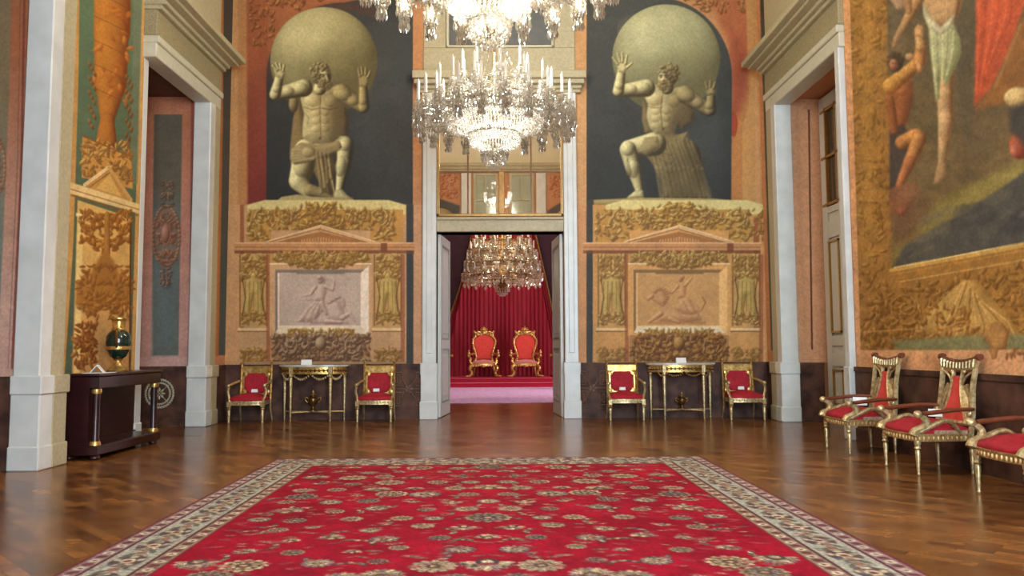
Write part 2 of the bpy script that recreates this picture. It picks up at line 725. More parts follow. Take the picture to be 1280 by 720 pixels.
def photo_grid(name, O, U, V, canvas, m, parent=None, res=1.0, gain=1.0):
    """painted surface whose design was drawn over the measured positions of its features"""
    O, U, V = (np.asarray(q, float) for q in (O, U, V))
    px, py = project(np.array([O, O + U, O + V]))
    nu = int(max(4, min(520, math.hypot(px[1] - px[0], py[1] - py[0]) * res)))
    nv = int(max(4, min(760, math.hypot(px[2] - px[0], py[2] - py[0]) * res)))

    def f(P, A, B):
        return canvas.sample(*project(P))
    return painted_grid(name, O, U, V, nu, nv, f, m, parent, gain)
# ---------------------------------------------------------------- the painted designs
ORANGE = (196, 138, 88)
PINK = (206, 150, 112)
GOLD_LO, GOLD_MID, GOLD_HI = (128, 86, 38), (190, 142, 72), (234, 198, 124)
SK_LO, SK_HI = (70, 56, 32), (244, 226, 172)
SD_LO, SD_HI = (52, 42, 26), (186, 160, 108)


def curls(c, cx, cy, rx, ry, n, seed, lo, hi, L, sz=(2.0, 3.2), keep=None):
    """curly hair or beard as small modelled locks"""
    rs = random.Random(seed)
    for _ in range(n):
        a, q = rs.uniform(0, 2 * PI), math.sqrt(rs.random())
        x, y = cx + rx * q * math.cos(a), cy + ry * q * math.sin(a)
        if keep is not None and not keep(x, y):
            continue
        r = rs.uniform(*sz)
        lit = .5 + .5 * ((x - cx) / rx * L[0] + (y - cy) / ry * L[1])
        h = tuple(l + (u - l) * (.35 + .65 * max(0, min(1, lit))) for l, u in zip(lo, hi))
        c.ball(x, y, r, r * rs.uniform(.5, .8), lo, h, L, ang=rs.uniform(0, PI), al=.85)


def head(c, cx, cy, d, L, seed):
    """bearded head turned towards d (+1 right, -1 left), looking down"""
    hl, hh = (74, 58, 34), (212, 188, 136)
    c.ball(cx - d * 1.5, cy - 1, 12.5, 13.5, hl, (176, 150, 100), L)
    c.ball(cx + d * 2.5, cy + 2, 8.8, 10.5, SK_LO, SK_HI, L, ang=-d * .25)
    c.ball(cx + d * 4.5, cy - 2.5, 6, 3.4, SK_LO, SK_HI, L, al=.7)
    curls(c, cx - d * 2, cy - 4, 12.5, 11.5, 90, seed, hl, hh, L, keep=lambda x, y: (x - cx - d * 4) ** 2 / 50 + (y - cy - 3) ** 2 / 72 > 1 and y < cy + 8)
    curls(c, cx + d * 3, cy + 12, 8.5, 6.2, 60, seed + 1, (84, 66, 40), (204, 178, 126), L, sz=(1.6, 2.6))
    for (ox, w) in ((d * 1.0, 3.0), (d * 7.6, 2.2)):
        c.line([(cx + ox - w, cy - .2), (cx + ox, cy - 1.1), (cx + ox + w, cy - .4)], 1.5, (74, 54, 32), .8)
        c.ell(cx + ox, cy + 1.5, 1.9, 1.0, (58, 42, 26), .85)
    c.line([(cx + d * 4.8, cy), (cx + d * 6.6, cy + 5.6)], 1.9, (238, 218, 166), .85)
    c.line([(cx + d * 4.4, cy + 6.4), (cx + d * 6.8, cy + 6.2)], 1.2, (96, 70, 44), .7)
    c.line([(cx + d * 2, cy + 9), (cx + d * 6.4, cy + 9.2)], 1.3, (98, 58, 40), .8)


def arm_muscles(c, sh, el, ha, L, lo, hi):
    for (p, q, u, r) in ((sh, el, .12, 9.5), (sh, el, .55, 7.6), (el, ha, .28, 6.2)):
        x, y = p[0] + (q[0] - p[0]) * u, p[1] + (q[1] - p[1]) * u
        c.ball(x, y, r, r * .84, lo, hi, L, al=.5)


def folds(c, tops, hems, lo, hi, L, r0=2.0, r1=3.6, al=.75):
    for (a, b) in zip(tops, hems):
        m = ((a[0] + b[0]) / 2 + (b[0] - a[0]) * .08, (a[1] + b[1]) / 2)
        c.limb(a, r0, m, (r0 + r1) / 2, lo, hi, L, al)
        c.limb(m, (r0 + r1) / 2, b, r1, lo, hi, L, al)


def niche_figure_left(c):
    # niche
    c.rect(308, -170, 520, 256, (164, 96, 60))
    c.poly([(310, -170), (335, -170), (335, 256), (310, 256)], (160, 88, 56), col2=(120, 48, 40), grad=((320, 40), (320, 240)))
    arch = [(333, 256), (333, 100)] + [(430 + 97 * math.cos(a), 96 - 93 * math.sin(a)) for a in np.linspace(PI, .5 * PI, 26)] + [(470, -4), (517, -40), (517, 256)]
    c.poly(arch, (62, 61, 60), col2=(46, 45, 45), grad=((333, 60), (360, 250)))
    c.poly([(430 + 97 * math.cos(a), 96 - 93 * math.sin(a)) for a in np.linspace(PI, .35 * PI, 20)] + [(430 + 86 * math.cos(a), 100 - 86 * math.sin(a)) for a in np.linspace(.35 * PI, PI, 20)], (96, 54, 40), al=.5, soft=4)
    c.ell(490, 150, 60, 120, (84, 84, 84), al=.4, soft=50)
    # spandrel ornament above the arch
    c.foliage(312, -10, 345, 60, 60, (112, 60, 30), (176, 110, 60), (206, 146, 92), seed=4, size=(2, 5), mask=lambda x, y: math.hypot(x - 430, y - 96) > 102)
    c.foliage(345, -20, 440, 12, 90, (112, 60, 30), (176, 110, 60), (206, 146, 92), seed=5, size=(2, 5), mask=lambda x, y: math.hypot(x - 430, y - 96) > 99)
    # globe
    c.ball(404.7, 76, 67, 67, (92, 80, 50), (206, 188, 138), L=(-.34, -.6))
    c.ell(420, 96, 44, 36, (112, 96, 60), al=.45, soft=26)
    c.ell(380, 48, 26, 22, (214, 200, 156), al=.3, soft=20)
    L = (-.75, -.45)
    # cloak behind
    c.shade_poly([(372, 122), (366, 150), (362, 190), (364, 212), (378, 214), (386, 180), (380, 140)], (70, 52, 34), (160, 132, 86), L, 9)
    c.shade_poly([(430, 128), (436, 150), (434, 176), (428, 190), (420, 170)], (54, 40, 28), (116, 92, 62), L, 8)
    c.ball(367, 130, 6, 11, (80, 62, 40), (176, 150, 104), L)
    # kneeling leg, hanging cloth, raised knee
    c.limb((384, 190), 17, (374, 226), 13, SK_LO, SK_HI, L)
    c.limb((374, 228), 11.5, (386, 240), 8, SK_LO, SK_HI, L)
    c.limb((388, 238), 8, (418, 246), 5, SD_LO, SD_HI, L)
    c.shade_poly([(398, 180), (416, 186), (420, 210), (416, 246), (404, 240), (392, 214)], (58, 44, 28), (140, 114, 72), L, 9)
    for k, (x, y) in enumerate(((398, 188), (404, 196), (410, 200))):
        c.line([(x, y), (x + 4, y + 22), (x + 9, y + 46)], 2.2, (196, 170, 118) if k != 1 else (62, 46, 30), .8)
    c.limb((404, 184), 14, (431, 181), 11, SK_LO, SK_HI, L)
    c.limb((432, 182), 10.5, (430, 206), 9, SD_LO, SK_HI, L)
    c.limb((430, 204), 9, (424, 238), 4.6, SD_LO, SK_HI, L)
    c.shade_poly([(419, 238), (428, 237), (434, 244), (441, 248), (438, 251), (420, 250), (417, 245)], SK_LO, SK_HI, L, 5)
    for x in (434, 437, 440):
        c.line([(x, 246), (x + 2, 250)], .8, (96, 74, 46), .8)
    # torso
    tor = [(378, 106), (384, 101), (396, 108), (408, 112), (422, 106), (432, 110), (434, 122), (428, 138), (424, 154), (424, 172), (414, 180), (390, 180), (378, 172), (378, 158), (380, 142), (376, 126), (374, 114)]
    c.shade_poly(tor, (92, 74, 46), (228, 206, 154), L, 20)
    c.poly([(410, 112), (432, 112), (432, 124), (427, 140), (424, 172), (414, 180), (409, 176), (412, 150), (408, 130)], (96, 76, 48), al=.62, soft=6)
    c.ball(391, 125, 11, 8.5, (150, 124, 80), (234, 212, 162), L, ang=.25, al=.8)
    c.ball(414, 126, 9, 8, (112, 90, 56), (194, 168, 116), L, ang=-.25, al=.7)
    for yy in (141, 151, 161):
        c.ball(395, yy, 6.5, 4.6, (150, 122, 78), (226, 204, 152), L, al=.65)
        c.ball(407, yy, 5.5, 4.4, (112, 90, 58), (180, 152, 104), L, al=.65)
    c.line([(401, 116), (400, 136), (401, 172)], 1.5, (112, 86, 52), .75)
    c.line([(380, 134), (390, 137), (400, 135)], 1.4, (118, 92, 56), .7)
    c.line([(402, 135), (412, 137), (422, 134)], 1.4, (86, 66, 42), .7)
    c.line([(382, 142), (386, 148), (384, 156)], 1.2, (130, 104, 66), .6)
    c.ell(400, 173, 1.4, 1.6, (84, 62, 38))
    # arms
    c.limb((380, 110), 11, (345, 118), 7.5, SK_LO, SK_HI, L)
    c.limb((344, 118), 7.2, (350, 94), 5, SK_LO, SK_HI, L)
    c.shade_poly([(345, 96), (342, 88), (347, 84), (354, 86), (357, 92), (353, 99)], SK_LO, SK_HI, L, 4)
    for a, b in (((346, 88), (341, 82)), ((348, 86), (345, 79)), ((351, 86), (350, 80)), ((354, 88), (355, 82))):
        c.limb(a, 1.9, b, 1.3, SK_LO, SK_HI, L)
    c.limb((427, 116), 11, (454, 134), 7.5, SD_LO, (196, 170, 116), L)
    c.limb((455, 134), 7, (454, 106), 5, SD_LO, (196, 170, 116), L)
    c.shade_poly([(449, 108), (448, 96), (454, 90), (461, 94), (461, 104), (457, 110)], SD_LO, (190, 164, 112), L, 4)
    for a, b in (((450, 95), (448, 86)), ((453, 93), (452, 84)), ((457, 93), (457, 85)), ((460, 96), (463, 89))):
        c.limb(a, 1.9, b, 1.3, SD_LO, (188, 162, 110), L)
    arm_muscles(c, (380, 110), (345, 118), (350, 92), L, SK_LO, SK_HI)
    arm_muscles(c, (427, 116), (454, 134), (454, 106), L, SD_LO, (206, 180, 126))
    c.ball(426, 208, 7, 13, SD_LO, SK_HI, L, ang=.1, al=.5)
    c.ball(432, 182, 8, 7, SK_LO, SK_HI, L, al=.6)
    c.ball(378, 205, 12, 17, SK_LO, SK_HI, L, al=.45)
    # head
    c.limb((400, 111), 8, (403, 102), 8, SK_LO, SK_HI, L)
    head(c, 402.5, 94, 1, L, 31)
    # hip cloth
    c.shade_poly([(364, 186), (376, 178), (396, 181), (414, 178), (424, 176), (428, 184), (414, 192), (398, 196), (382, 204), (368, 206), (362, 198)], (86, 66, 42), (196, 168, 118), L, 8)
    for q in range(5):
        c.limb((367, 188 + q * 3.6), 2.2, (392, 188 + q * 2.6), 2.6, (84, 66, 42), (222, 196, 146), L, .6)
        c.limb((392, 188 + q * 2.6), 2.6, (424, 180 + q * 1.6), 1.8, (72, 56, 36), (186, 160, 114), L, .55)
    c.ball(386, 190, 9, 7, (92, 72, 46), (216, 190, 140), L, al=.6)
    folds(c, [(396 + q * 5, 190 + q) for q in range(4)], [(402 + q * 4, 240 - q * 6) for q in range(4)], (58, 44, 28), (176, 150, 104), L, 1.8, 2.8, .65)
    c.blur(336, 84, 470, 250, .7, 1)
    # rock
    c.shade_poly([(346, 251), (352, 246), (372, 243), (392, 246), (416, 247), (442, 249), (444, 254), (346, 254)], (110, 88, 54), (206, 182, 128), L, 5)


def niche_figure_right(c):
    c.rect(730, -170, 962, 256, (196, 136, 90))
    c.rect(912, -170, 945, 256, (188, 122, 70))
    c.poly([(880, -20), (925, -20), (938, 30), (936, 90), (926, 140), (914, 160), (912, 60)], (178, 100, 64), soft=5)
    c.poly([(932, -20), (950, -20), (950, 256), (928, 256), (928, 160), (936, 130)], (202, 150, 92), al=.7)
    c.poly([(914, 40), (926, 48), (934, 80), (934, 112), (922, 140), (914, 142)], (160, 80, 54), soft=6)
    c.ell(917, 155, 5, 16, (158, 66, 36))
    arch = [(733, 256), (733, -60), (780, -20)] + [(818 + 97 * math.cos(a), 96 - 100 * math.sin(a)) for a in np.linspace(.5 * PI, 0, 26)] + [(914, 256)]
    c.poly(arch, (76, 74, 70), col2=(50, 49, 48), grad=((800, 0), (830, 250)))
    c.ell(880, 190, 26, 60, (84, 86, 88), al=.4, soft=25)
    c.foliage(850, -14, 930, 14, 80, (120, 70, 36), (190, 126, 76), (214, 158, 104), seed=14, size=(2, 5), mask=lambda x, y: math.hypot(x - 818, y - 96) > 102)
    c.ball(832.8, 73, 67.5, 67.5, (98, 90, 62), (206, 196, 152), L=(-.18, -.62))
    c.ell(850, 102, 44, 34, (116, 104, 72), al=.45, soft=26)
    c.ell(800, 46, 26, 20, (216, 206, 166), al=.28, soft=20)
    L = (-.6, -.55)
    # cloak and skirt
    c.shade_poly([(804, 122), (802, 150), (806, 166), (816, 168), (812, 140)], (72, 56, 38), (150, 126, 84), L, 8)
    c.shade_poly([(856, 120), (868, 140), (866, 154), (852, 162), (844, 150)], (60, 48, 34), (120, 98, 66), L, 8)
    c.limb((852, 196), 24, (856, 230), 24, (60, 48, 32), (152, 130, 88), L)
    c.shade_poly([(806, 170), (826, 166), (848, 168), (860, 164), (866, 190), (870, 210), (882, 236), (888, 249), (828, 249), (826, 226), (816, 206), (804, 190)], (58, 46, 30), (160, 138, 94), L, 20)
    folds(c, [(812 + k * 5.2, 174 + (k % 3) * 3) for k in range(11)], [(828 + k * 6.0, 246 - (k % 2) * 2) for k in range(11)], (66, 52, 34), (178, 154, 106), L, 2.0, 4.0, .5)
    for k in range(4):
        c.limb((814 + k * 3, 184 + k * 9), 2, (838, 192 + k * 11), 3, (70, 56, 36), (176, 152, 106), L, .4)
    c.ell(858, 220, 26, 34, (60, 48, 30), al=.35, ang=.3, soft=18)
    # advanced leg
    c.limb((818, 180), 15, (786, 186), 11, SK_LO, SK_HI, L)
    c.limb((785, 187), 10.5, (792, 212), 9.5, SK_LO, SK_HI, L)
    c.limb((792, 210), 9, (799, 238), 4.8, SK_LO, SK_HI, L)
    c.shade_poly([(794, 238), (804, 238), (805, 247), (786, 250), (783, 247), (788, 243)], SK_LO, SK_HI, L, 5)
    for x in (785, 788, 791):
        c.line([(x, 246), (x - 1, 249)], .8, (96, 74, 46), .8)
    c.shade_poly([(806, 172), (822, 170), (826, 184), (808, 194), (798, 190)], (80, 62, 40), (190, 166, 118), L, 8)
    c.shade_poly([(784, 196), (790, 214), (788, 222), (783, 218)], (70, 56, 38), (130, 108, 72), L, 4)
    # torso
    tor = [(804, 108), (808, 101), (820, 106), (836, 112), (852, 108), (862, 114), (862, 126), (854, 142), (846, 156), (842, 168), (820, 168), (812, 160), (808, 146), (810, 130), (804, 118)]
    c.shade_poly(tor, (90, 74, 48), (228, 208, 158), L, 20)
    c.poly([(838, 112), (862, 114), (862, 126), (854, 142), (842, 168), (832, 168), (838, 146), (834, 128)], (92, 74, 48), al=.6, soft=6)
    c.ball(818, 124, 11, 8.5, (150, 126, 82), (236, 216, 166), L, ang=.3, al=.8)
    c.ball(844, 126, 10, 8, (108, 88, 56), (186, 162, 112), L, ang=-.2, al=.7)
    for yy in (139, 148, 157):
        c.ball(820, yy, 6.5, 4.4, (150, 124, 80), (228, 206, 156), L, al=.65)
        c.ball(833, yy, 5.5, 4.2, (112, 92, 60), (184, 158, 110), L, al=.65)
    c.line([(829, 114), (826, 136), (828, 164)], 1.5, (112, 88, 54), .75)
    c.line([(808, 132), (818, 135), (828, 134)], 1.3, (118, 94, 58), .7)
    c.ell(829, 161, 1.4, 1.5, (84, 64, 40))
    # arms
    c.limb((808, 110), 11, (774, 114), 7.5, SK_LO, SK_HI, L)
    c.limb((773, 114), 7.2, (777, 88), 5, SK_LO, SK_HI, L)
    c.shade_poly([(773, 90), (770, 80), (776, 74), (784, 78), (784, 86), (780, 92)], SK_LO, SK_HI, L, 4)
    for a, b in (((772, 80), (766, 72)), ((775, 77), (772, 67)), ((778, 77), (778, 66)), ((782, 79), (784, 69)), ((784, 84), (790, 79))):
        c.limb(a, 1.9, b, 1.3, SK_LO, SK_HI, L)
    c.limb((856, 118), 11, (886, 138), 7.5, SD_LO, (184, 160, 112), L)
    c.limb((888, 138), 7, (889, 118), 5, SD_LO, (184, 160, 112), L)
    c.shade_poly([(884, 120), (882, 110), (888, 105), (894, 109), (894, 118)], SD_LO, (184, 160, 112), L, 4)
    for a, b in (((884, 110), (882, 103)), ((888, 108), (888, 101)), ((892, 110), (894, 103))):
        c.limb(a, 1.8, b, 1.2, SD_LO, (180, 156, 108), L)
    arm_muscles(c, (808, 110), (774, 114), (777, 88), L, SK_LO, SK_HI)
    arm_muscles(c, (856, 118), (886, 138), (889, 116), L, SD_LO, (200, 176, 126))
    c.ball(791, 210, 8, 13, SK_LO, SK_HI, L, ang=-.1, al=.5)
    c.ball(785, 188, 8, 7, SK_LO, SK_HI, L, al=.6)
    # head looking down to the left
    c.limb((834, 110), 8, (834, 102), 8, SK_LO, SK_HI, L)
    head(c, 834, 95, -1, L, 33)
    c.blur(762, 64, 900, 249, .7, 1)
    c.shade_poly([(740, 250), (800, 247), (890, 248), (914, 250), (914, 256), (738, 256)], (120, 96, 56), (196, 170, 112), L, 4)


def pedestal(c, ax, x0, x1, warm, rel_l, rel_r, seed, sill):
    """painted pedestal under a niche figure: ax is its axis, warm scales towards orange"""
    body = tuple(int(a * (1 - warm) + b * warm) for a, b in zip((196, 150, 116), (206, 146, 84)))
    lo = tuple(int(a * .5) for a in body)
    glo, gmid, ghi = GOLD_LO, GOLD_MID, GOLD_HI
    c.rect(x0, 256, x1, 470, body)
    # cream top slab and the fruit garland
    c.poly([(ax - 70, 250), (ax + 92 * .92, 250), (ax + 106, 256), (ax + 106, 268), (ax - 92, 268), (ax - 92, 256)], (224, 200, 138))
    c.rect(x0 + 4, 262, x1 - 4, 302, (196, 140, 70))
    c.foliage(x0 + 4, 262, ax, 300, 150, glo, gmid, ghi, seed=seed, size=(2.5, 5.5), mirror=ax)
    for s in (-1, 1):
        c.scroll(ax + s * 72, 270, 12, 1.5, 1.2 if s > 0 else PI - 1.2, -s, glo, ghi, 3.2)
        c.scroll(ax + s * 44, 268, 11, 1.3, .4 if s > 0 else PI - .4, s, glo, ghi, 3.2)
        c.foliage(ax + s * 40 - 14, 260, ax + s * 40 + 14, 280, 30, glo, gmid, ghi, seed=seed + 40, size=(2, 5))
    c.foliage(ax - 26, 254, ax, 284, 60, glo, (206, 150, 66), (236, 196, 110), seed=seed + 1, size=(3, 6), mirror=ax)
    # frieze band behind the pediment and the pediment
    c.rect(ax - 62, 288, ax + 62, 306, tuple(min(255, int(v * 1.06)) for v in body))
    ap = 281.5
    c.poly([(ax - 58, 303), (ax, ap + 8), (ax + 58, 303)], (168, 108, 62))
    for k in range(-7, 8):
        c.rect(ax + k * 3.4 - 1, 296 + abs(k) * .5, ax + k * 3.4 + 1, 303, (216, 158, 106), .7)
    c.poly([(ax - 68, 303), (ax, ap), (ax + 68, 303), (ax + 58, 303), (ax, ap + 5), (ax - 58, 303)], (222, 172, 124))
    c.line([(ax - 64, 302.6), (ax, ap + 4)], 1.0, (140, 84, 46))
    c.line([(ax, ap + 5.4), (ax + 58, 303)], 1.0, (140, 84, 46))
    c.line([(ax - 68, 302), (ax, ap)], 1.2, (240, 200, 156))
    c.line([(ax, ap), (ax + 68, 302)], 1.2, (240, 200, 156))
    # entablature bar
    c.rect(x0 - 12, 312, x1 + 10, 317, (112, 60, 34), .75)
    c.rect(x0 - 12, 303, x1 + 10, 313, (200, 138, 92))
    c.rect(x0 - 12, 303, x1 + 10, 304.6, (228, 176, 130))
    c.rect(x0 - 12, 308.5, x1 + 10, 309.6, (150, 92, 56), .8)
    c.rect(x1 - 32, 304, x1 - 24, 315, (120, 64, 36), .8)
    # side pilasters with trophies
    for s in (-1, 1):
        cx = ax + s * 84
        c.rect(cx - 18, 318, cx + 17, 408, (200, 150, 92))
        c.rect(cx - 18, 318, cx - 16, 408, (120, 72, 34), .7)
        c.rect(cx + 15.5, 318, cx + 17.5, 408, (112, 66, 32), .7)
        c.foliage(cx - 15, 318, cx, 348, 60, glo, gmid, ghi, seed=seed + 3, size=(2.4, 5), mirror=cx)
        c.shade_poly([(cx - 11, 350), (cx, 346), (cx + 11, 350), (cx + 14, 392), (cx + 5, 398), (cx, 370), (cx - 5, 398), (cx - 14, 392)], (120, 84, 32), (226, 190, 116), (-.5, -.5), 7)
        for k in range(5):
            c.line([(cx - 10 + k * 5, 352), (cx - 12 + k * 6, 390)], 1.1, (130, 92, 40), .7)
        c.foliage(cx - 15, 390, cx, 404, 30, glo, gmid, ghi, seed=seed + 5, size=(2, 4.4), mirror=cx)
        c.line([(cx - 14, 348), (cx - 10, 372), (cx - 15, 398)], 1.4, (106, 62, 26), .8)
        c.line([(cx + 14, 348), (cx + 10, 372), (cx + 15, 398)], 1.4, (106, 62, 26), .8)
        c.rect(cx - 20, 410, cx + 19, 413.5, (232, 190, 140))
        c.rect(cx - 20, 413.5, cx + 19, 415, (128, 80, 48))
        c.rect(cx - 18, 415, cx + 17, 458, body)
        c.foliage(cx - 16, 436, cx, 456, 44, glo, (180, 124, 60), (216, 168, 96), seed=seed + 6, size=(2.4, 5), mirror=cx)
        c.rect(cx + 16, 318, cx + 21, 458, (150, 80, 48), .7)
    # festoon over the panel
    c.rect(ax - 64, 317, ax + 64, 331, (196, 142, 80))
    c.foliage(ax - 58, 315, ax, 326, 90, glo, gmid, ghi, seed=seed + 8, size=(2.4, 5), mirror=ax)
    c.rect(ax - 64, 329, ax + 64, 420, tuple(min(255, int(v * 1.08)) for v in body))
    c.rect(ax - 64, 329, ax + 64, 330.5, (240, 212, 170))
    c.foliage(ax - 40, 322, ax, 336, 80, glo, gmid, (220, 180, 110), seed=seed + 9, size=(2.4, 5.2), mirror=ax, mask=lambda x, y: y < 340 - abs(x - ax) * .28)
    # framed relief panel
    c.rect(ax - 57, 337, ax + 58, 417, tuple(int(v * .7) for v in rel_l))
    c.rect(ax - 54, 341, ax + 58, 417, tuple(min(255, int(v * 1.12)) for v in rel_r))
    c.rect(ax - 52, 341, ax + 50, 407, rel_l)
    c.poly([(ax + 50, 341), (ax + 60, 332), (ax + 60, 418), (ax + 50, 408)], tuple(min(255, int(v * 1.14)) for v in rel_r))
    c.poly([(ax - 52, 408), (ax + 50, 408), (ax + 58, 416), (ax - 57, 416)], (236, 208, 178))
    c.rect(ax - 30, 339, ax + 30, 342.5, tuple(int(v * .68) for v in rel_l))
    # festoon under the panel
    c.foliage(ax - 42, 412, ax, 420, 60, glo, gmid, (226, 186, 116), seed=seed + 11, size=(2, 4), mirror=ax)
    c.rect(ax - 62, 419, ax + 62, 452, (170, 118, 74))
    base_l, base_m, base_h = sill
    c.foliage(ax - 60, 419, ax, 452, 170, base_l, base_m, base_h, seed=seed + 12, size=(2.8, 6), mirror=ax)
    for s in (-1, 1):
        c.scroll(ax + s * 38, 432, 11, 1.4, 0 if s > 0 else PI, s, base_l, base_h, 3)
    c.ball(ax, 430, 7, 9, base_l, base_h)
    c.rect(x0, 452, x1, 470, tuple(int(v * .86) for v in body))


def relief_horse_left(c):
    lo, hi = (140, 100, 90), (228, 198, 182)
    L = (-.5, -.6)
    # mount: chest, neck and lowered head, foreleg reaching out
    c.shade_poly([(404, 403), (403, 392), (407, 380), (414, 374), (422, 372), (428, 376), (429, 386), (432, 394), (426, 402)], lo, hi, L, 9)
    c.shade_poly([(419, 378), (424, 370), (430, 371), (432, 378), (431, 385), (427, 386), (425, 380)], lo, hi, L, 5)
    for k in range(6):
        c.leaf(411 + k * 2.4, 378 - k * 1.4 + (k % 2), 3.0, 1.2, -.5 + k * .1, lo, hi)
    c.limb((428, 397), 3.6, (437, 392), 2.2, lo, hi, L)
    c.limb((437, 392), 2.0, (444, 401), 1.2, lo, hi, L)
    c.limb((408, 402), 3.4, (426, 403), 2.4, lo, hi, L)
    # rider: flowing skirt, twisting body, head with raised hair, one arm up
    c.shade_poly([(369, 403), (377, 390), (386, 380), (394, 374), (404, 376), (405, 388), (398, 396), (390, 403)], lo, hi, L, 8)
    for k in range(7):
        c.line([(373 + k * 4.4, 402), (382 + k * 3.2, 388), (394 + k * 1.4, 378)], 1.0, lo if k % 2 else hi, .6)
    c.shade_poly([(393, 376), (392, 366), (395, 357), (402, 354), (409, 357), (408, 366), (405, 378)], lo, hi, L, 7)
    c.limb((407, 358), 2.8, (416, 362), 2.0, lo, hi, L)
    c.limb((416, 362), 2.0, (418, 351), 1.3, lo, hi, L)
    c.line([(418, 351), (415, 347), (410, 346)], 1.4, hi, .8)
    c.limb((394, 359), 2.8, (388, 368), 1.9, lo, hi, L)
    c.limb((388, 368), 1.8, (379, 370), 1.1, lo, hi, L)
    c.shade_poly([(378, 371), (390, 370), (392, 376), (384, 376)], lo, hi, L, 3, al=.7)
    c.ball(401, 350, 3.6, 4.6, lo, hi, L, ang=.2)
    c.ball(399.6, 347, 3.6, 3, lo, hi, L)
    c.ell(405.5, 351, 1.8, 4, lo, .45)
    c.limb((402, 379), 3.2, (408, 392), 2.2, lo, hi, L)
    c.poly([(388, 402), (436, 403), (436, 405), (388, 405)], lo, al=.5, soft=1)
    c.blur(365, 342, 448, 407, .6, 1)


def relief_lion_right(c):
    lo, hi = (150, 92, 54), (224, 172, 122)
    L = (-.5, -.6)
    c.shade_poly([(820, 402), (826, 392), (824, 380), (832, 376), (842, 384), (858, 388), (872, 390), (878, 400), (862, 403)], lo, hi, L, 9)
    c.shade_poly([(812, 372), (816, 362), (824, 358), (832, 362), (834, 374), (830, 384), (820, 380)], lo, hi, L, 7)
    for k in range(12):
        a = -2.6 + k * .33
        c.leaf(825 + 8.5 * math.cos(a), 370 + 9.5 * math.sin(a), 2.8, 1.1, a, lo, hi)
    c.limb((815, 370), 2.6, (810, 374), 2.0, lo, hi, L)
    c.limb((826, 392), 3.6, (812, 402), 2.2, lo, hi, L)
    c.limb((838, 398), 3.2, (848, 403), 2, lo, hi, L)
    c.line([(877, 388), (882, 378), (878, 371)], 1.6, lo, .8)
    c.shade_poly([(844, 386), (848, 374), (858, 370), (868, 378), (876, 390), (864, 394), (852, 392)], lo, hi, L, 7)
    for k in range(5):
        c.line([(850 + k * 4, 376), (856 + k * 4.4, 390)], 1, lo if k % 2 else hi, .6)
    c.shade_poly([(846, 374), (846, 362), (849, 355), (855, 354), (858, 360), (857, 372)], lo, hi, L, 6)
    c.ball(851, 348.5, 3.4, 4.2, lo, hi, L)
    c.ball(852.4, 346.4, 3.4, 2.8, lo, hi, L)
    c.limb((856, 357), 2.4, (865, 347), 1.4, lo, hi, L)
    c.limb((847, 358), 2.4, (840, 366), 1.6, lo, hi, L)
    c.limb((840, 366), 1.6, (836, 364), 1.2, lo, hi, L)
    c.poly([(812, 403), (882, 402), (882, 405), (812, 405)], lo, al=.5, soft=1)
    c.blur(806, 342, 886, 407, .6, 1)


def mural_far_left():
    c = Canvas(262, -170, 540, 475, 1.6, ORANGE)
    c.rect(262, -170, 300, 475, (202, 144, 94))
    c.rect(297, -170, 313, 475, (172, 110, 68), .5)
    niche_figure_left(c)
    c.rect(516, -170, 532, 475, (196, 134, 92))
    c.rect(262, 256, 540, 475, (206, 150, 104))
    c.rect(300, 256, 307, 475, (150, 80, 46), .8)
    c.rect(508, 256, 517, 475, (60, 58, 58))
    c.rect(517, 256, 532, 475, (204, 148, 112))
    pedestal(c, 401, 305, 508, .25, (198, 168, 154), (220, 194, 178), 21, ((92, 60, 40), (160, 122, 92), (206, 170, 136)))
    relief_horse_left(c)
    c.a *= (.985, 1.0, .95)
    c.grain(.07, 18, 5, .07)
    return c


def mural_far_right():
    c = Canvas(712, -170, 990, 475, 1.6, ORANGE)
    niche_figure_right(c)
    c.rect(712, -170, 733, 475, (204, 150, 104))
    c.rect(944, -170, 990, 475, (204, 148, 98))
    c.rect(731, 256, 990, 475, (208, 152, 98))
    c.rect(733, 250, 742, 475, (64, 60, 58))
    c.rect(712, 256, 733, 475, (206, 144, 100))
    c.rect(942, 256, 949, 475, (146, 76, 40), .8)
    pedestal(c, 849, 741, 941, .9, (204, 150, 96), (214, 164, 108), 51, ((96, 56, 20), (172, 112, 50), (206, 152, 82)))
    relief_lion_right(c)
    c.a *= (.985, 1.0, .95)
    c.grain(.07, 18, 6, .07)
    return c


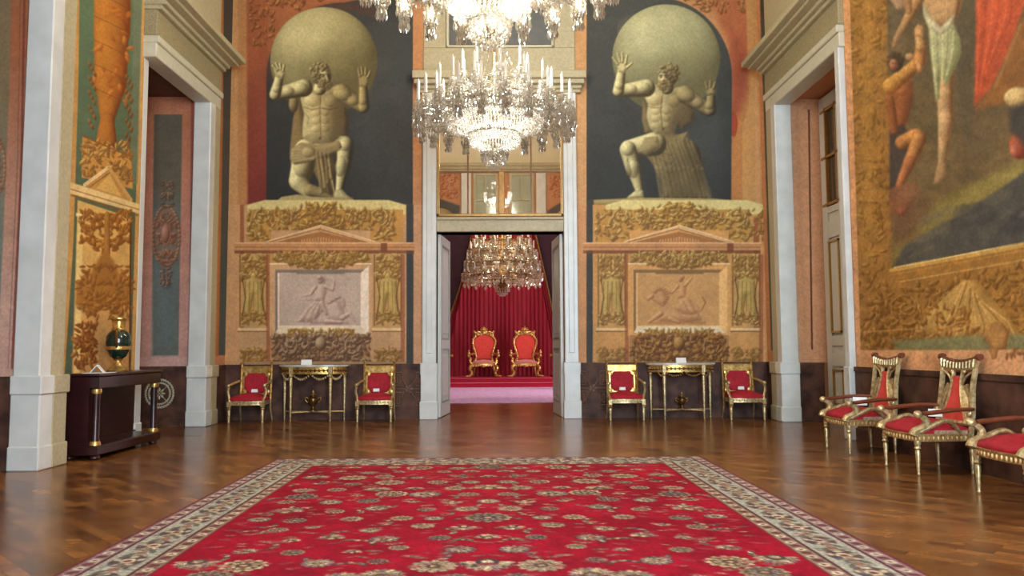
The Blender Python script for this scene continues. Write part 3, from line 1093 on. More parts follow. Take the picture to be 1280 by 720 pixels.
def mural_left_panel():
    c = Canvas(40, -190, 215, 480, 2.0, (206, 148, 78))
    c.rect(40, -190, 215, 480, (208, 156, 84))
    # teal ground
    c.poly([(102, -190), (183, -190), (163, 480), (80, 480), (92, 300), (98, 100)], (96, 116, 84), col2=(78, 92, 70), grad=((100, 0), (100, 400)))
    c.poly([(167, 0), (178, 0), (172, 230), (162, 230)], (120, 124, 100), al=.6)
    # painted column on its base
    L = (-.35, -.3)
    c.limb((142, -180), 24, (140, 40), 23, (124, 58, 14), (224, 148, 54), L)
    c.limb((139, 40), 22, (138, 108), 20, (124, 58, 14), (222, 150, 56), L)
    c.limb((138, 110), 18, (134, 150), 9, (118, 56, 14), (212, 142, 56), L)
    c.limb((134, 150), 9, (133, 176), 13, (118, 56, 14), (212, 142, 60), L)
    c.foliage(116, -60, 164, 130, 44, (164, 88, 28), (200, 122, 44), (218, 148, 62), seed=61, size=(4, 9))
    c.blur(112, -160, 168, 150, 1.2, 1)
    for k in range(6):
        c.line([(118, -40 + k * 30), (140, -30 + k * 30), (162, -18 + k * 30)], 1.4, (120, 56, 16), .4)
    for k in range(14):
        c.leaf(112 + (k % 3) * 3, 80 + k * 6, 4, 2, 1.2, (96, 68, 30), (176, 118, 52))
        c.leaf(158 + (k % 3) * 3, 96 + k * 6, 4, 2, 1.9, (96, 68, 30), (164, 108, 48))
    c.poly([(103, 170), (164, 196), (166, 236), (102, 222)], (206, 146, 70))
    c.foliage(103, 176, 165, 226, 130, GOLD_LO, (196, 136, 58), (232, 186, 100), seed=62, size=(2.5, 6))
    c.line([(103, 170), (164, 196)], 2, (150, 84, 34))
    # pediment
    c.poly([(104, 232), (136, 208), (164, 249), (164, 256)], (196, 140, 70))
    c.poly([(120, 236), (137, 217), (152, 246)], (222, 172, 92), soft=1)
    c.line([(106, 231), (136, 209)], 4.4, (236, 202, 140))
    c.line([(136, 209), (164, 250)], 4.0, (214, 164, 92))
    c.line([(112, 234), (137, 216)], 1.2, (140, 86, 40))
    c.poly([(86, 227), (174, 255), (174, 267), (88, 242)], (234, 200, 134))
    c.line([(87, 236), (174, 262)], 1.4, (176, 122, 66))
    c.line([(90, 244), (172, 269)], 2.4, (136, 80, 36), .8)
    # cream field with candelabrum ornament
    c.poly([(97, 250), (163, 272), (162, 470), (90, 470)], (222, 176, 96), col2=(214, 152, 92), grad=((100, 280), (100, 470)))
    c.poly([(97, 268), (104, 268), (100, 470), (92, 470)], (236, 202, 124))
    c.poly([(95, 266), (118, 270), (118, 274), (95, 270)], (244, 220, 160))
    c.poly([(150, 282), (163, 285), (163, 289), (150, 286)], (244, 220, 160))
    c.foliage(100, 262, 132, 318, 90, (130, 76, 22), (176, 112, 42), (206, 146, 66), seed=64, size=(3, 7), mirror=132, mask=lambda x, y: y < 320 - abs(x - 132) * .6 and y > 262 + (x - 100) * .2)
    c.limb((134, 268), 3.4, (133, 380), 4.4, (130, 78, 26), (196, 136, 60), L)
    c.poly([(95, 352), (112, 344), (124, 322), (133, 312), (142, 326), (152, 348), (162, 356), (162, 376), (148, 388), (133, 384), (112, 396), (94, 380)], (168, 112, 46), soft=2)
    c.foliage(96, 330, 133, 390, 70, (130, 78, 26), (176, 116, 46), (200, 142, 64), seed=65, size=(3, 6), mirror=131)
    c.foliage(92, 404, 120, 462, 80, (112, 60, 20), (168, 98, 40), (200, 136, 64), seed=66, size=(3, 6))
    c.foliage(110, 372, 160, 398, 30, (130, 78, 26), (176, 116, 46), (200, 142, 64), seed=67, size=(3, 6))
    c.line([(163.5, 280), (162, 470)], 2.2, (92, 54, 22))
    c.grain(.08, 14, 8, .06)
    return c


def reveal_left():
    """painted side of the deep left opening, nearest the far wall"""
    c = Canvas(150, 110, 262, 480, 2.0, (196, 124, 82))
    c.rect(150, 110, 262, 480, (194, 122, 86))
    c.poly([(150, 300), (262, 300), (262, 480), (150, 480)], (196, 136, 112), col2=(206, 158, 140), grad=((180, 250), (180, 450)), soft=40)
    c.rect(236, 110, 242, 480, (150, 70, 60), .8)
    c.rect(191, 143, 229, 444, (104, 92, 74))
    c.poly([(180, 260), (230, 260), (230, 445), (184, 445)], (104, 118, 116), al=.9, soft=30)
    c.rect(150, 110, 190.5, 480, (194, 120, 84), 0)
    # keep the frame crisp
    for (a, b) in (((176, 110), (190, 480)), ((222.5, 110), (236, 480))):
        c.poly([(a[0] + 6, a[1]), (b[0] + 3, a[1]), (b[0] - 2 if a[0] < 200 else b[0], 480), (a[0], 480)], (194, 120, 84), col2=(204, 150, 132), grad=((180, 160), (180, 400)))
    c.rect(150, 446, 262, 480, (206, 158, 142))
    L = (-.4, -.4)
    lo, hi = (116, 72, 48), (206, 152, 118)
    c.ell(208, 296, 17, 37, (150, 104, 78), .5)
    for k in range(40):
        a = 2 * PI * k / 40
        c.leaf(208 + 16.5 * math.cos(a), 295 + 37 * math.sin(a), 3, 1.6, a + PI / 2, lo, hi)
    c.foliage(196, 264, 208, 328, 60, lo, (176, 122, 92), hi, seed=71, size=(2, 4.4), mirror=208)
    c.ell(207, 292, 6, 14, (160, 104, 82))
    c.ball(207, 292, 5, 12, lo, (214, 160, 130), L)
    c.foliage(202, 226, 209, 258, 26, (90, 70, 50), (150, 112, 84), (190, 146, 112), seed=72, size=(2, 4.2), mirror=209)
    c.foliage(201, 334, 207, 360, 26, (84, 70, 60), (150, 112, 90), (190, 140, 112), seed=73, size=(2, 4), mirror=207)
    c.grain(.07, 12, 9, .07)
    return c


def reveal_near():
    c = Canvas(-120, -200, 40, 480, 1.6, (178, 120, 84))
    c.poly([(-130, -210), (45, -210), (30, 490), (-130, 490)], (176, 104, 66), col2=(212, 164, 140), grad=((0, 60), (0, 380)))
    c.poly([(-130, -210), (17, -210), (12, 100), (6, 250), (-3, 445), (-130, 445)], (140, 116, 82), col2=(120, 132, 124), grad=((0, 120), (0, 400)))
    lo, hi = (130, 86, 60), (212, 158, 124)
    for k in range(44):
        a = 2 * PI * k / 44
        c.leaf(-14 + 20 * math.cos(a), 208 + 42 * math.sin(a), 3.4, 1.8, a + PI / 2, lo, hi)
    c.foliage(-30, 172, -14, 244, 60, lo, (180, 124, 92), hi, seed=75, size=(2, 5), mirror=-14)
    c.line([(34, -210), (27, 200), (15, 460)], 3, (136, 62, 50), .8)
    c.line([(29, -210), (22, 200), (10, 460)], 1.2, (120, 60, 46), .5)
    c.grain(.07, 14, 10, .07)
    return c


def painting_right():
    """wide wall painting in its painted tapestry border"""
    c = Canvas(1040, -200, 1560, 470, 1.35, (158, 112, 52))
    c.rect(1040, -200, 1560, 480, (160, 114, 54))
    L = (-.6, -.5)
    # border texture
    c.foliage(1056, -200, 1116, 440, 330, (118, 78, 26), (164, 118, 54), (190, 146, 76), seed=81, size=(3, 8))
    c.poly([(1073, -200), (1088, -200), (1092, 330), (1080, 330)], (184, 138, 66), al=.45, soft=4)
    c.poly([(1040, -200), (1056, -200), (1076, 438), (1062, 470), (1040, 470)], (214, 156, 104))
    # picture field
    field = [(1105, -200), (1560, -200), (1560, 250), (1280, 303), (1116, 334), (1112, 160)]
    c.poly(field, (88, 76, 52), col2=(118, 96, 60), grad=((1110, 0), (1250, 200)))
    rs = random.Random(8)
    for k in range(90):
        x, y = rs.uniform(1118, 1540), rs.uniform(-190, 240)
        c.ell(x, y, rs.uniform(12, 34), rs.uniform(10, 30), rs.choice([(78, 70, 50), (112, 92, 58), (96, 78, 60), (124, 104, 66)]), al=.28, soft=14)
    # ground and foreground rock
    c.poly([(1113, 300), (1150, 262), (1200, 236), (1280, 200), (1560, 110), (1560, 230), (1280, 303), (1116, 334)], (128, 112, 58), soft=4)
    c.poly([(1140, 296), (1170, 266), (1240, 222), (1280, 196), (1280, 216), (1210, 258)], (156, 138, 74), al=.8, soft=8)
    c.poly([(1114, 262), (1150, 240), (1168, 258), (1140, 300), (1116, 312)], (112, 82, 56), al=.8, soft=6)
    c.poly([(1116, 334), (1130, 308), (1168, 286), (1210, 262), (1250, 236), (1284, 212), (1560, 120), (1560, 248), (1280, 303)], (82, 78, 70), soft=2)
    for k in range(60):
        x = rs.uniform(1140, 1540)
        y = 330 - (x - 1116) * .19 - rs.uniform(6, 60)
        c.ell(x, y, rs.uniform(8, 20), rs.uniform(3, 8), rs.choice([(104, 98, 84), (58, 58, 58), (112, 102, 80)]), al=.45, ang=-.4, soft=3)
    # red-orange hanging cloth and the brown one beside it
    c.poly([(1222, -200), (1300, -200), (1286, -10), (1262, 60), (1240, 108), (1217, 134), (1219, 60)], (196, 88, 50), col2=(180, 80, 46), grad=((1220, 0), (1220, 130)))
    for k in range(6):
        c.line([(1226 + k * 10, -190), (1224 + k * 8, 20), (1220 + k * 3, 116 - k * 6)], 3, (172, 64, 36) if k % 2 else (222, 110, 66), .5)
    c.poly([(1300, -200), (1400, -200), (1380, 60), (1262, 128), (1217, 138), (1244, 104), (1264, 60), (1288, -10)], (146, 96, 48), soft=3)
    c.line([(1276, 30), (1244, 108)], 4, (176, 126, 70), .6)
    # trunk behind the standing figure
    c.poly([(1196, -200), (1218, -200), (1216, 140), (1206, 190), (1196, 120)], (92, 82, 60), al=.8, soft=4)
    # standing figure
    sk_lo, sk_hi = (110, 74, 40), (232, 192, 136)
    c.shade_poly([(1156, -60), (1196, -70), (1208, -20), (1200, 16), (1190, 36), (1162, 34), (1154, 4)], sk_lo, (226, 184, 128), L, 16)
    c.limb((1162, -50), 11, (1148, 0), 7, sk_lo, sk_hi, L)
    c.limb((1146, 2), 7, (1120, 50), 4, sk_lo, (214, 166, 108), L)
    c.limb((1120, 51), 4, (1117, 58), 2.4, sk_lo, (206, 156, 100), L)
    c.limb((1200, -40), 8, (1192, 20), 5, sk_lo, (206, 160, 108), L)
    c.ball(1176, -92, 15, 19, (90, 60, 34), (214, 168, 116), L)
    c.limb((1182, 60), 13, (1181, 118), 10, sk_lo, sk_hi, L)
    c.limb((1181, 118), 10, (1182, 150), 9.5, sk_lo, sk_hi, L)
    c.limb((1182, 148), 9.5, (1177, 208), 4.6, sk_lo, sk_hi, L)
    c.shade_poly([(1172, 206), (1182, 204), (1183, 218), (1174, 230), (1166, 231), (1168, 222)], sk_lo, (236, 190, 136), L, 5)
    c.shade_poly([(1160, 26), (1176, 36), (1192, 30), (1200, 48), (1202, 66), (1194, 86), (1182, 108), (1176, 92), (1174, 122), (1170, 128), (1162, 60)], (104, 104, 60), (214, 212, 158), L, 14)
    for k in range(5):
        c.line([(1164 + k * 7, 38), (1166 + k * 6, 66), (1170 + k * 3.4, 110 - k * 4)], 1.8, (122, 122, 74) if k % 2 else (228, 226, 176), .6)
    c.shade_poly([(1153, 0), (1160, 18), (1176, 34), (1194, 16), (1190, 34), (1176, 44), (1160, 34), (1154, 18)], (130, 122, 84), (230, 222, 186), L, 5)
    # crouching figure reaching up
    c.shade_poly([(1112, 104), (1124, 94), (1140, 100), (1142, 122), (1136, 146), (1128, 168), (1112, 170)], (92, 52, 26), (176, 106, 60), L, 14)
    c.ball(1128, 112, 9, 8, (120, 68, 34), (206, 140, 84), L, al=.6)
    c.limb((1113, 108), 10, (1130, 94), 9, (120, 72, 28), (228, 172, 84), L)
    c.limb((1130, 94), 8.5, (1148, 78), 7.5, (116, 70, 30), (222, 164, 88), L)
    c.ball(1113, 107, 9, 10, (140, 86, 34), (236, 186, 96), L, al=.6)
    c.limb((1149, 77), 7.5, (1151, 56), 6.6, (120, 70, 34), (222, 162, 92), L)
    c.limb((1151, 58), 6.2, (1148, 42), 4.6, (130, 88, 48), (228, 186, 124), L)
    c.shade_poly([(1143, 46), (1143, 36), (1147, 30), (1154, 33), (1154, 46)], (120, 78, 40), (226, 182, 124), L, 4)
    c.ball(1119, 78, 10, 12, (56, 42, 28), (112, 84, 56), L)
    curls(c, 1119, 76, 10, 11, 50, 5, (50, 36, 24), (116, 88, 58), L, sz=(1.6, 2.8))
    c.ball(1117, 81, 5.4, 7.4, (120, 74, 50), (204, 146, 108), L)
    c.ell(1115.4, 79, 1.2, .8, (70, 44, 30))
    c.ell(1119.2, 79, 1.2, .8, (70, 44, 30))
    c.line([(1115.5, 85), (1118.6, 85)], 1, (120, 60, 46))
    c.ball(1137, 71, 5.4, 4.6, (150, 106, 66), (234, 186, 130), L)
    c.ball(1149, 85, 3.4, 6, (150, 100, 60), (226, 176, 118), L)
    c.shade_poly([(1112, 164), (1128, 156), (1138, 168), (1140, 200), (1128, 238), (1112, 248)], (50, 42, 42), (84, 72, 62), L, 12)
    c.limb((1128, 178), 9, (1144, 170), 9.5, (110, 66, 32), (206, 142, 80), L)
    c.ball(1146, 170, 10, 9, (128, 78, 36), (220, 160, 90), L, al=.8)
    c.limb((1149, 174), 9, (1137, 202), 7.6, (112, 66, 32), (218, 156, 88), L)
    c.limb((1137, 202), 7.6, (1124, 232), 4.6, (108, 62, 36), (196, 126, 78), L)
    c.shade_poly([(1112, 236), (1128, 230), (1146, 226), (1150, 242), (1138, 258), (1128, 272), (1113, 266)], (104, 62, 42), (160, 100, 68), L, 9, al=.8)
    c.ball(1127, 264, 6, 5, (120, 66, 48), (176, 106, 78), L, al=.8)
    c.limb((1112, 124), 6, (1118, 164), 5, (96, 56, 28), (170, 104, 58), L)
    # fuller calf and knee of the standing figure
    c.ball(1182, 156, 8.4, 22, (150, 104, 62), (244, 208, 150), L, al=.5)
    c.ball(1182, 118, 8, 8, (150, 104, 62), (240, 204, 148), L, al=.4)
    c.poly([(1105, -200), (1128, -200), (1130, 60), (1112, 70)], (150, 126, 96), al=.35, soft=6)
    c.shade_poly([(1116, 246), (1190, 176), (1206, 170), (1214, 196), (1180, 226), (1150, 262)], (96, 78, 50), (136, 112, 74), L, 20, al=.35, soft=8)
    # pale robed arms at the top, hands and rocks at the edge
    c.limb((1108, -30), 12, (1126, 6), 8, (120, 92, 66), (206, 170, 130), L)
    c.limb((1134, -10), 6, (1136, 14), 4, (120, 84, 50), (196, 146, 96), L)
    c.ball(1273, 122, 18, 13, (150, 116, 68), (236, 206, 140), L)
    c.ball(1276, 182, 15, 17, (112, 46, 30), (190, 98, 66), L)
    c.ball(1268, 188, 6, 8, (140, 70, 50), (206, 130, 96), L)
    c.poly([(1262, 136), (1300, 120), (1400, 90), (1400, 170), (1292, 196), (1262, 162)], (66, 62, 58), al=.9, soft=4)
    c.blur(1106, -190, 1550, 300, .8, 2)
    # lower border
    low = [(1080, 336), (1116, 334), (1280, 303), (1560, 250), (1560, 480), (1073, 440)]
    c.line([(1114, 338), (1280, 306.5), (1560, 253)], 5, (206, 160, 84))
    c.line([(1112, 344), (1280, 313), (1560, 260)], 3, (176, 126, 58))
    c.line([(1118, 334.5), (1280, 303.6)], 1.4, (240, 214, 140))
    c.line([(1126, 352), (1280, 325), (1560, 276)], 2, (206, 160, 90), .8)
    c.foliage(1080, 330, 1560, 436, 900, (112, 74, 24), (160, 112, 50), (190, 144, 78), seed=83, size=(3, 8), mask=lambda x, y: y > 352 - (x - 1116) * .19 + 8)
    for (cx, cy, r, sg) in ((1132, 384, 22, 1), (1300, 372, 26, -1), (1400, 380, 26, 1)):
        c.scroll(cx, cy, r, 1.6, 1.0, sg, (112, 72, 24), (196, 150, 82), 3.4)
    wing = [(1140, 418), (1160, 392), (1186, 366), (1204, 350), (1222, 350), (1240, 372), (1262, 398), (1280, 424), (1252, 420), (1216, 428), (1176, 424)]
    c.shade_poly(wing, (126, 84, 30), (214, 172, 98), L, 16)
    for k in range(9):
        c.line([(1206 + k * 2.4, 352 + k * 3), (1180 + k * 10, 410 - k), (1166 + k * 13, 424)], 2, (132, 88, 36) if k % 2 else (224, 184, 114), .55)
    c.foliage(1140, 380, 1220, 424, 60, (124, 80, 30), (176, 128, 62), (206, 162, 94), seed=84, size=(3, 7))
    c.poly([(1116, 426), (1200, 420), (1290, 418), (1560, 410), (1560, 438), (1120, 438)], (124, 132, 96), al=.75, soft=3)
    c.line([(1080, 415), (1190, 408), (1290, 398)], 2, (190, 144, 80), .6)
    c.shade_poly([(1228, 420), (1236, 404), (1252, 402), (1262, 414), (1258, 436), (1242, 440)], (120, 76, 34), (200, 150, 86), L, 7)
    c.poly([(1040, 438), (1560, 436), (1560, 480), (1040, 480)], (214, 158, 110))
    c.shade_poly([(1236, 436), (1248, 436), (1246, 448), (1240, 450)], (130, 84, 42), (196, 142, 86), L, 4)
    c.foliage(1256, 436, 1290, 448, 16, (130, 84, 42), (176, 122, 70), (196, 146, 92), seed=85, size=(3, 6))
    c.a *= 1.07
    c.grain(.12, 12, 11, .12)
    return c


def corner_strip(side):
    if side < 0:
        c = Canvas(236, -170, 312, 475, 1.6, (204, 138, 96))
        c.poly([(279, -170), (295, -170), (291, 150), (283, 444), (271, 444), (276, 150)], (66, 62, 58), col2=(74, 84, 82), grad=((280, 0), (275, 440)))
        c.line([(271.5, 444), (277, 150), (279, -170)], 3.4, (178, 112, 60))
    else:
        c = Canvas(926, -170, 1010, 475, 1.6, (206, 146, 104))
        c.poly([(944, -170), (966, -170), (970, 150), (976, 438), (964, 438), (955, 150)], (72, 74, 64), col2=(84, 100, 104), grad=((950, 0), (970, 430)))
    c.grain(.06, 12, 12, .06)
    return c
# ---------------------------------------------------------------- materials used in the place
M_PAINT = paint_mat('mural paint', rough=.62, grain=.10, gscale=34, bump=.05)
M_WALL = mat('warm painted plaster', (200, 138, 92), .7, noise=.12, scale=3)
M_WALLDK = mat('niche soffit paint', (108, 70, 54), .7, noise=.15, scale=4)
M_STONE = mat('grey veined marble', (206, 204, 196), .34, rgb2=(224, 222, 214), scale=3.5, bump=.02)
M_CREAM = mat('cream stone', (182, 168, 132), .5, noise=.12, scale=26, bump=.1, bscale=60)
M_LINTEL = mat('warm stone lintel', (206, 198, 172), .45, noise=.06, scale=12, bump=.04)
M_FRIEZE = mat('speckled stone frieze', (134, 120, 86), .55, rgb2=(176, 160, 120), scale=60, bump=.12, bscale=70)
M_DADO = mat('dark brown marble dado', (52, 32, 26), .6, rgb2=(104, 70, 54), scale=5, detail=9, spec=.25)
M_DADOLN = mat('carved dado band', (112, 82, 66), .45, noise=.2, scale=20)
M_WHITE = mat('white painted wood', (214, 212, 200), .4, noise=.03, scale=8)
M_GILTLN = mat('gilded line', (206, 172, 92), .35, metal=.6, noise=.1, scale=20)
M_CEIL = mat('cream vault plaster', (226, 214, 186), .8, noise=.06, scale=2)


def glass_mat():
    m = bpy.data.materials.new('old clear glass')
    m.use_nodes = True
    nt = m.node_tree
    tr = nt.nodes.new('ShaderNodeBsdfTransparent')
    tr.inputs['Color'].default_value = (.93, .93, .86, 1)
    gl = nt.nodes.new('ShaderNodeBsdfAnisotropic')
    gl.inputs['Roughness'].default_value = .02
    fr = nt.nodes.new('ShaderNodeFresnel')
    fr.inputs['IOR'].default_value = 1.45
    mx = nt.nodes.new('ShaderNodeMixShader')
    nt.links.new(fr.outputs[0], mx.inputs[0])
    nt.links.new(tr.outputs[0], mx.inputs[1])
    nt.links.new(gl.outputs[0], mx.inputs[2])
    nt.links.new(mx.outputs[0], nt.nodes['Material Output'].inputs['Surface'])
    return m


M_GLASS = glass_mat()
M_PANE = mat('greenish window glass', (168, 172, 150), .12, spec=.8)
M_DARKPANE = mat('dark glazing', (76, 66, 48), .08, spec=.6)
M_BRASSWOOD = mat('worn gilt wood', (168, 126, 66), .4, metal=.35, noise=.2, scale=16)
M_BROWNWOOD = mat('brown wood bar', (120, 78, 36), .45, noise=.2, scale=16)
M_THRWALL = mat('deep plum wall cloth', (60, 28, 42), .85, noise=.2, scale=5)


def floor_material():
    m = bpy.data.materials.new('waxed parquet')
    m.use_nodes = True
    nt = m.node_tree
    b = nt.nodes['Principled BSDF']
    tc = nt.nodes.new('ShaderNodeTexCoord')
    mp = nt.nodes.new('ShaderNodeMapping')
    mp.inputs['Rotation'].default_value = (0, 0, R(45))
    nt.links.new(tc.outputs['Object'], mp.inputs['Vector'])
    br = nt.nodes.new('ShaderNodeTexBrick')
    br.inputs['Scale'].default_value = 1.0
    br.inputs['Brick Width'].default_value = .36
    br.inputs['Row Height'].default_value = .09
    br.inputs['Mortar Size'].default_value = .002
    br.inputs['Color1'].default_value = (*lin((104, 64, 36)), 1)
    br.inputs['Color2'].default_value = (*lin((164, 112, 62)), 1)
    br.inputs['Mortar'].default_value = (*lin((52, 28, 14)), 1)
    nt.links.new(mp.outputs['Vector'], br.inputs['Vector'])
    mp2 = nt.nodes.new('ShaderNodeMapping')
    mp2.inputs['Scale'].default_value = (.5, 1.5, 1)
    nt.links.new(tc.outputs['Object'], mp2.inputs['Vector'])
    n = nt.nodes.new('ShaderNodeTexNoise')
    n.inputs['Scale'].default_value = 1.6
    n.inputs['Detail'].default_value = 7
    n.inputs['Roughness'].default_value = .65
    nt.links.new(mp2.outputs['Vector'], n.inputs['Vector'])
    rp = nt.nodes.new('ShaderNodeValToRGB')
    rp.color_ramp.elements[0].position = .32
    rp.color_ramp.elements[1].position = .68
    rp.color_ramp.elements[0].color = (.40, .29, .22, 1)
    rp.color_ramp.elements[1].color = (1.0, .90, .76, 1)
    nt.links.new(n.outputs['Fac'], rp.inputs['Fac'])
    mx = nt.nodes.new('ShaderNodeMix')
    mx.data_type = 'RGBA'
    mx.blend_type = 'MULTIPLY'
    mx.inputs['Factor'].default_value = .85
    nt.links.new(br.outputs['Color'], mx.inputs[6])
    nt.links.new(rp.outputs['Color'], mx.inputs[7])
    nt.links.new(mx.outputs[2], b.inputs['Base Color'])
    mr = nt.nodes.new('ShaderNodeMapRange')
    mr.inputs['To Min'].default_value = .17
    mr.inputs['To Max'].default_value = .30
    nt.links.new(n.outputs['Fac'], mr.inputs['Value'])
    nt.links.new(mr.outputs['Result'], b.inputs['Roughness'])
    bp = nt.nodes.new('ShaderNodeBump')
    bp.inputs['Strength'].default_value = .12
    bp.inputs['Distance'].default_value = .004
    n3 = nt.nodes.new('ShaderNodeTexNoise')
    n3.inputs['Scale'].default_value = 5
    nt.links.new(tc.outputs['Object'], n3.inputs['Vector'])
    nt.links.new(n3.outputs['Fac'], bp.inputs['Height'])
    nt.links.new(bp.outputs['Normal'], b.inputs['Normal'])
    b.inputs['Specular IOR Level'].default_value = .4
    return m


M_FLOOR = floor_material()

YF = 13.4      # far wall
XL, XLP = -4.74, -4.85   # left wall at the corner, and its painted panel field
XR = 4.5
ZC = 8.1       # springing of the vault
DZ = 0.93      # dado height
D0, D1 = -1.155, 1.032   # central doorway
DH = 3.18

# floor and ceiling
b = MB().box(-6.6, 6.6, -3.0, 27.0, -.12, 0)
struct(b.build('floor', M_FLOOR))
b = MB()
# coved vault: four slopes and a flat crown, built 20 cm thick
zt, inset = 9.3, 1.3
for (pts) in ([(XLP, ZC), (XLP, ZC + .12)] + [(XLP + inset * (1 - math.cos(t)), ZC + .12 + (zt - ZC - .12) * math.sin(t)) for t in np.linspace(.15, PI / 2, 8)]
              + [(XR - inset * (1 - math.cos(t)), ZC + .12 + (zt - ZC - .12) * math.sin(t)) for t in np.linspace(PI / 2, .15, 8)] + [(XR, ZC + .12), (XR, ZC), (XR + .4, ZC), (XR + .4, zt + .3), (XLP - .4, zt + .3), (XLP - .4, ZC)],):
    b.prism(pts, -2.9, YF + .3, 'y')
for (Y, s) in ((-2.9, 1), (YF, -1)):
    prof = [(Y, ZC), (Y, ZC + .12)] + [(Y + s * inset * (1 - math.cos(t)), ZC + .12 + (zt - ZC - .12) * math.sin(t)) for t in np.linspace(.15, PI / 2, 8)] + [(Y, zt)]
    b.prism(prof, XLP, XR, 'x')
struct(b.build('ceiling', M_CEIL, smooth=True, angle=25))
# picture cornice under the vault
b = MB()
for z0, z1, p in ((ZC - .34, ZC - .2, .06), (ZC - .2, ZC - .06, .14), (ZC - .06, ZC + .04, .22)):
    b.box(XLP, XR, YF - p, YF + .02, z0, z1)
    b.box(XLP, XR, -2.92, -2.9 + p, z0, z1)
    b.box(XLP - .02, XLP + p, -2.9, YF, z0, z1)
    b.box(XR - p, XR + .02, -2.9, YF, z0, z1)
struct(b.build('trim_1', M_CREAM))

# far wall
b = MB()
b.box(-5.3, D0, YF, YF + .36, 0, ZC + .02)
b.box(D1, 5.2, YF, YF + .36, 0, ZC + .02)
b.box(D0, D1, YF, YF + .36, DH, DH + .27)
b.box(D0, D1, YF, YF + .36, 5.6, ZC + .02)
struct(b.build('wall_far', M_WALL))

# left wall with two deep openings
L1, L2 = 10.5, 12.3      # far opening
LN = 7.95                # far jamb of the near opening
LN0 = 5.6
b = MB()
b.box(-6.5, XL, L2 + .1, YF + .02, 0, ZC + .02)
b.box(-6.5, XLP, LN + .1, L1 - .1, 0, ZC + .02)
b.box(-6.5, XLP, -2.9, LN0 - .1, 0, ZC + .02)
b.box(-6.5, XLP, L1 - .1, L2 + .1, 5.24, ZC + .02)
b.box(-6.5, XLP, LN0 - .1, LN + .1, 5.24, ZC + .02)
b.box(-6.6, -6.4, LN0 - .3, LN + .3, 0, 5.3)
b.box(-6.6, -6.4, L1 - .3, L2 + .3, 0, 5.3)
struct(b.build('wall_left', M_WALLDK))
# right wall with one door opening; two tall windows stand beside the camera
R1, R2 = 10.17, 12.48
XD = 5.16
WIN = [(-.4, 1.4), (2.1, 3.9)]
b = MB()
b.box(XR, 5.6, R2 + .1, YF + .02, 0, ZC + .02)
b.box(XR, 5.6, -2.9, R1 - .1, 0, ZC + .02)
b.box(XR, 5.6, R1 - .1, R2 + .1, 5.24, ZC + .02)
b.box(5.4, 5.6, R1 - .2, R2 + .2, 0, 5.3)
struct(b.build('wall_right', M_WALL))
# wall behind the camera, with two tall windows
b = MB()
b.box(-6.5, WIN[0][0], -3.3, -2.9, 0, ZC + .02)
b.box(WIN[0][1], WIN[1][0], -3.3, -2.9, 0, ZC + .02)
b.box(WIN[1][1], 5.6, -3.3, -2.9, 0, ZC + .02)
for x0, x1 in WIN:
    b.box(x0, x1, -3.3, -2.9, 0, .4)
    b.box(x0, x1, -3.3, -2.9, 6.4, ZC + .02)
struct(b.build('wall_back', M_WALL))

# throne room: plum hangings below, painted walls and a cove above
ZT = 7.4
for nm, xa, xb in (('wall_throne_left', -5.2, -4.9), ('wall_throne_right', 4.9, 5.2)):
    b = MB()
    if xa < 0:
        b.box(xa, xb, YF + .3, 27, 0, ZT)
    else:
        b.box(xa, xb, YF + .3, 20.2, 0, ZT)
        b.box(xa, xb, 21.9, 27, 0, ZT)
        b.box(xa, xb, 20.2, 21.9, 4.4, ZT)
    struct(b.build(nm, M_WALL))
struct(MB().box(-5.2, 5.2, 26.7, 27, 0, ZT).build('wall_throne_back', M_WALL))
b = MB()
b.box(-4.9, 4.9, 26.6, 26.69, 0, 5.3)
b.box(-4.89, -4.8, YF + .4, 26.6, 0, 5.3)
b.box(4.8, 4.89, YF + .4, 20.1, 0, 5.3)
b.box(4.8, 4.89, 22.0, 26.6, 0, 5.3)
struct(b.build('trim_12', M_THRWALL))
b = MB()
prof = [(26.75, ZT - .05), (26.75, ZT + .1)] + [(26.75 - 2.2 * (1 - math.cos(t)), ZT + .1 + 2.0 * math.sin(t)) for t in np.linspace(.1, PI / 2, 9)] + [(YF + .3, ZT + 2.1), (YF + .3, ZT + 2.4), (27.2, ZT + 2.4), (27.2, ZT - .05)]
b.prism(prof, -5.2, 5.2, 'x')
b.box(-5.2, -4.9, YF + .3, 27, ZT, ZT + 2.4)
b.box(4.9, 5.2, YF + .3, 27, ZT, ZT + 2.4)
struct(b.build('ceiling_throne', M_CEIL, smooth=True, angle=25))
b = MB()
for p, za, zb in ((.1, -.2, -.1), (.2, -.1, .0), (.28, 0, .1)):
    b.box(-4.9, 4.9, 26.7 - p, 26.71, ZT + za, ZT + zb)
struct(b.build('trim_13', M_CREAM))
for i, xc in enumerate((-.62, .62)):
    t = thing('window_%d' % (4 + i), 'pale upper window of the throne room seen through the transom', 'window', (xc, 26.7, 5.4), 0, kind='structure')
    MB().box(-.34, .34, -.03, -.005, 0, 1.7).build('pane', M_PANE, t)
    f = MB()
    for q in ((-.42, -.34, 0, 1.78), (.34, .42, 0, 1.78), (-.34, .34, 1.7, 1.78), (-.34, .34, .82, .87), (-.02, .02, 0, 1.7)):
        f.box(q[0], q[1], -.08, -.001, q[2], q[3])
    f.build('window_frame', M_CREAM, t)
b = MB()
for x in (-1.45, 1.12):
    b.box(x, x + .33, 26.58, 26.71, 5.3, ZT - .2)
struct(b.build('trim_14', M_STONE))
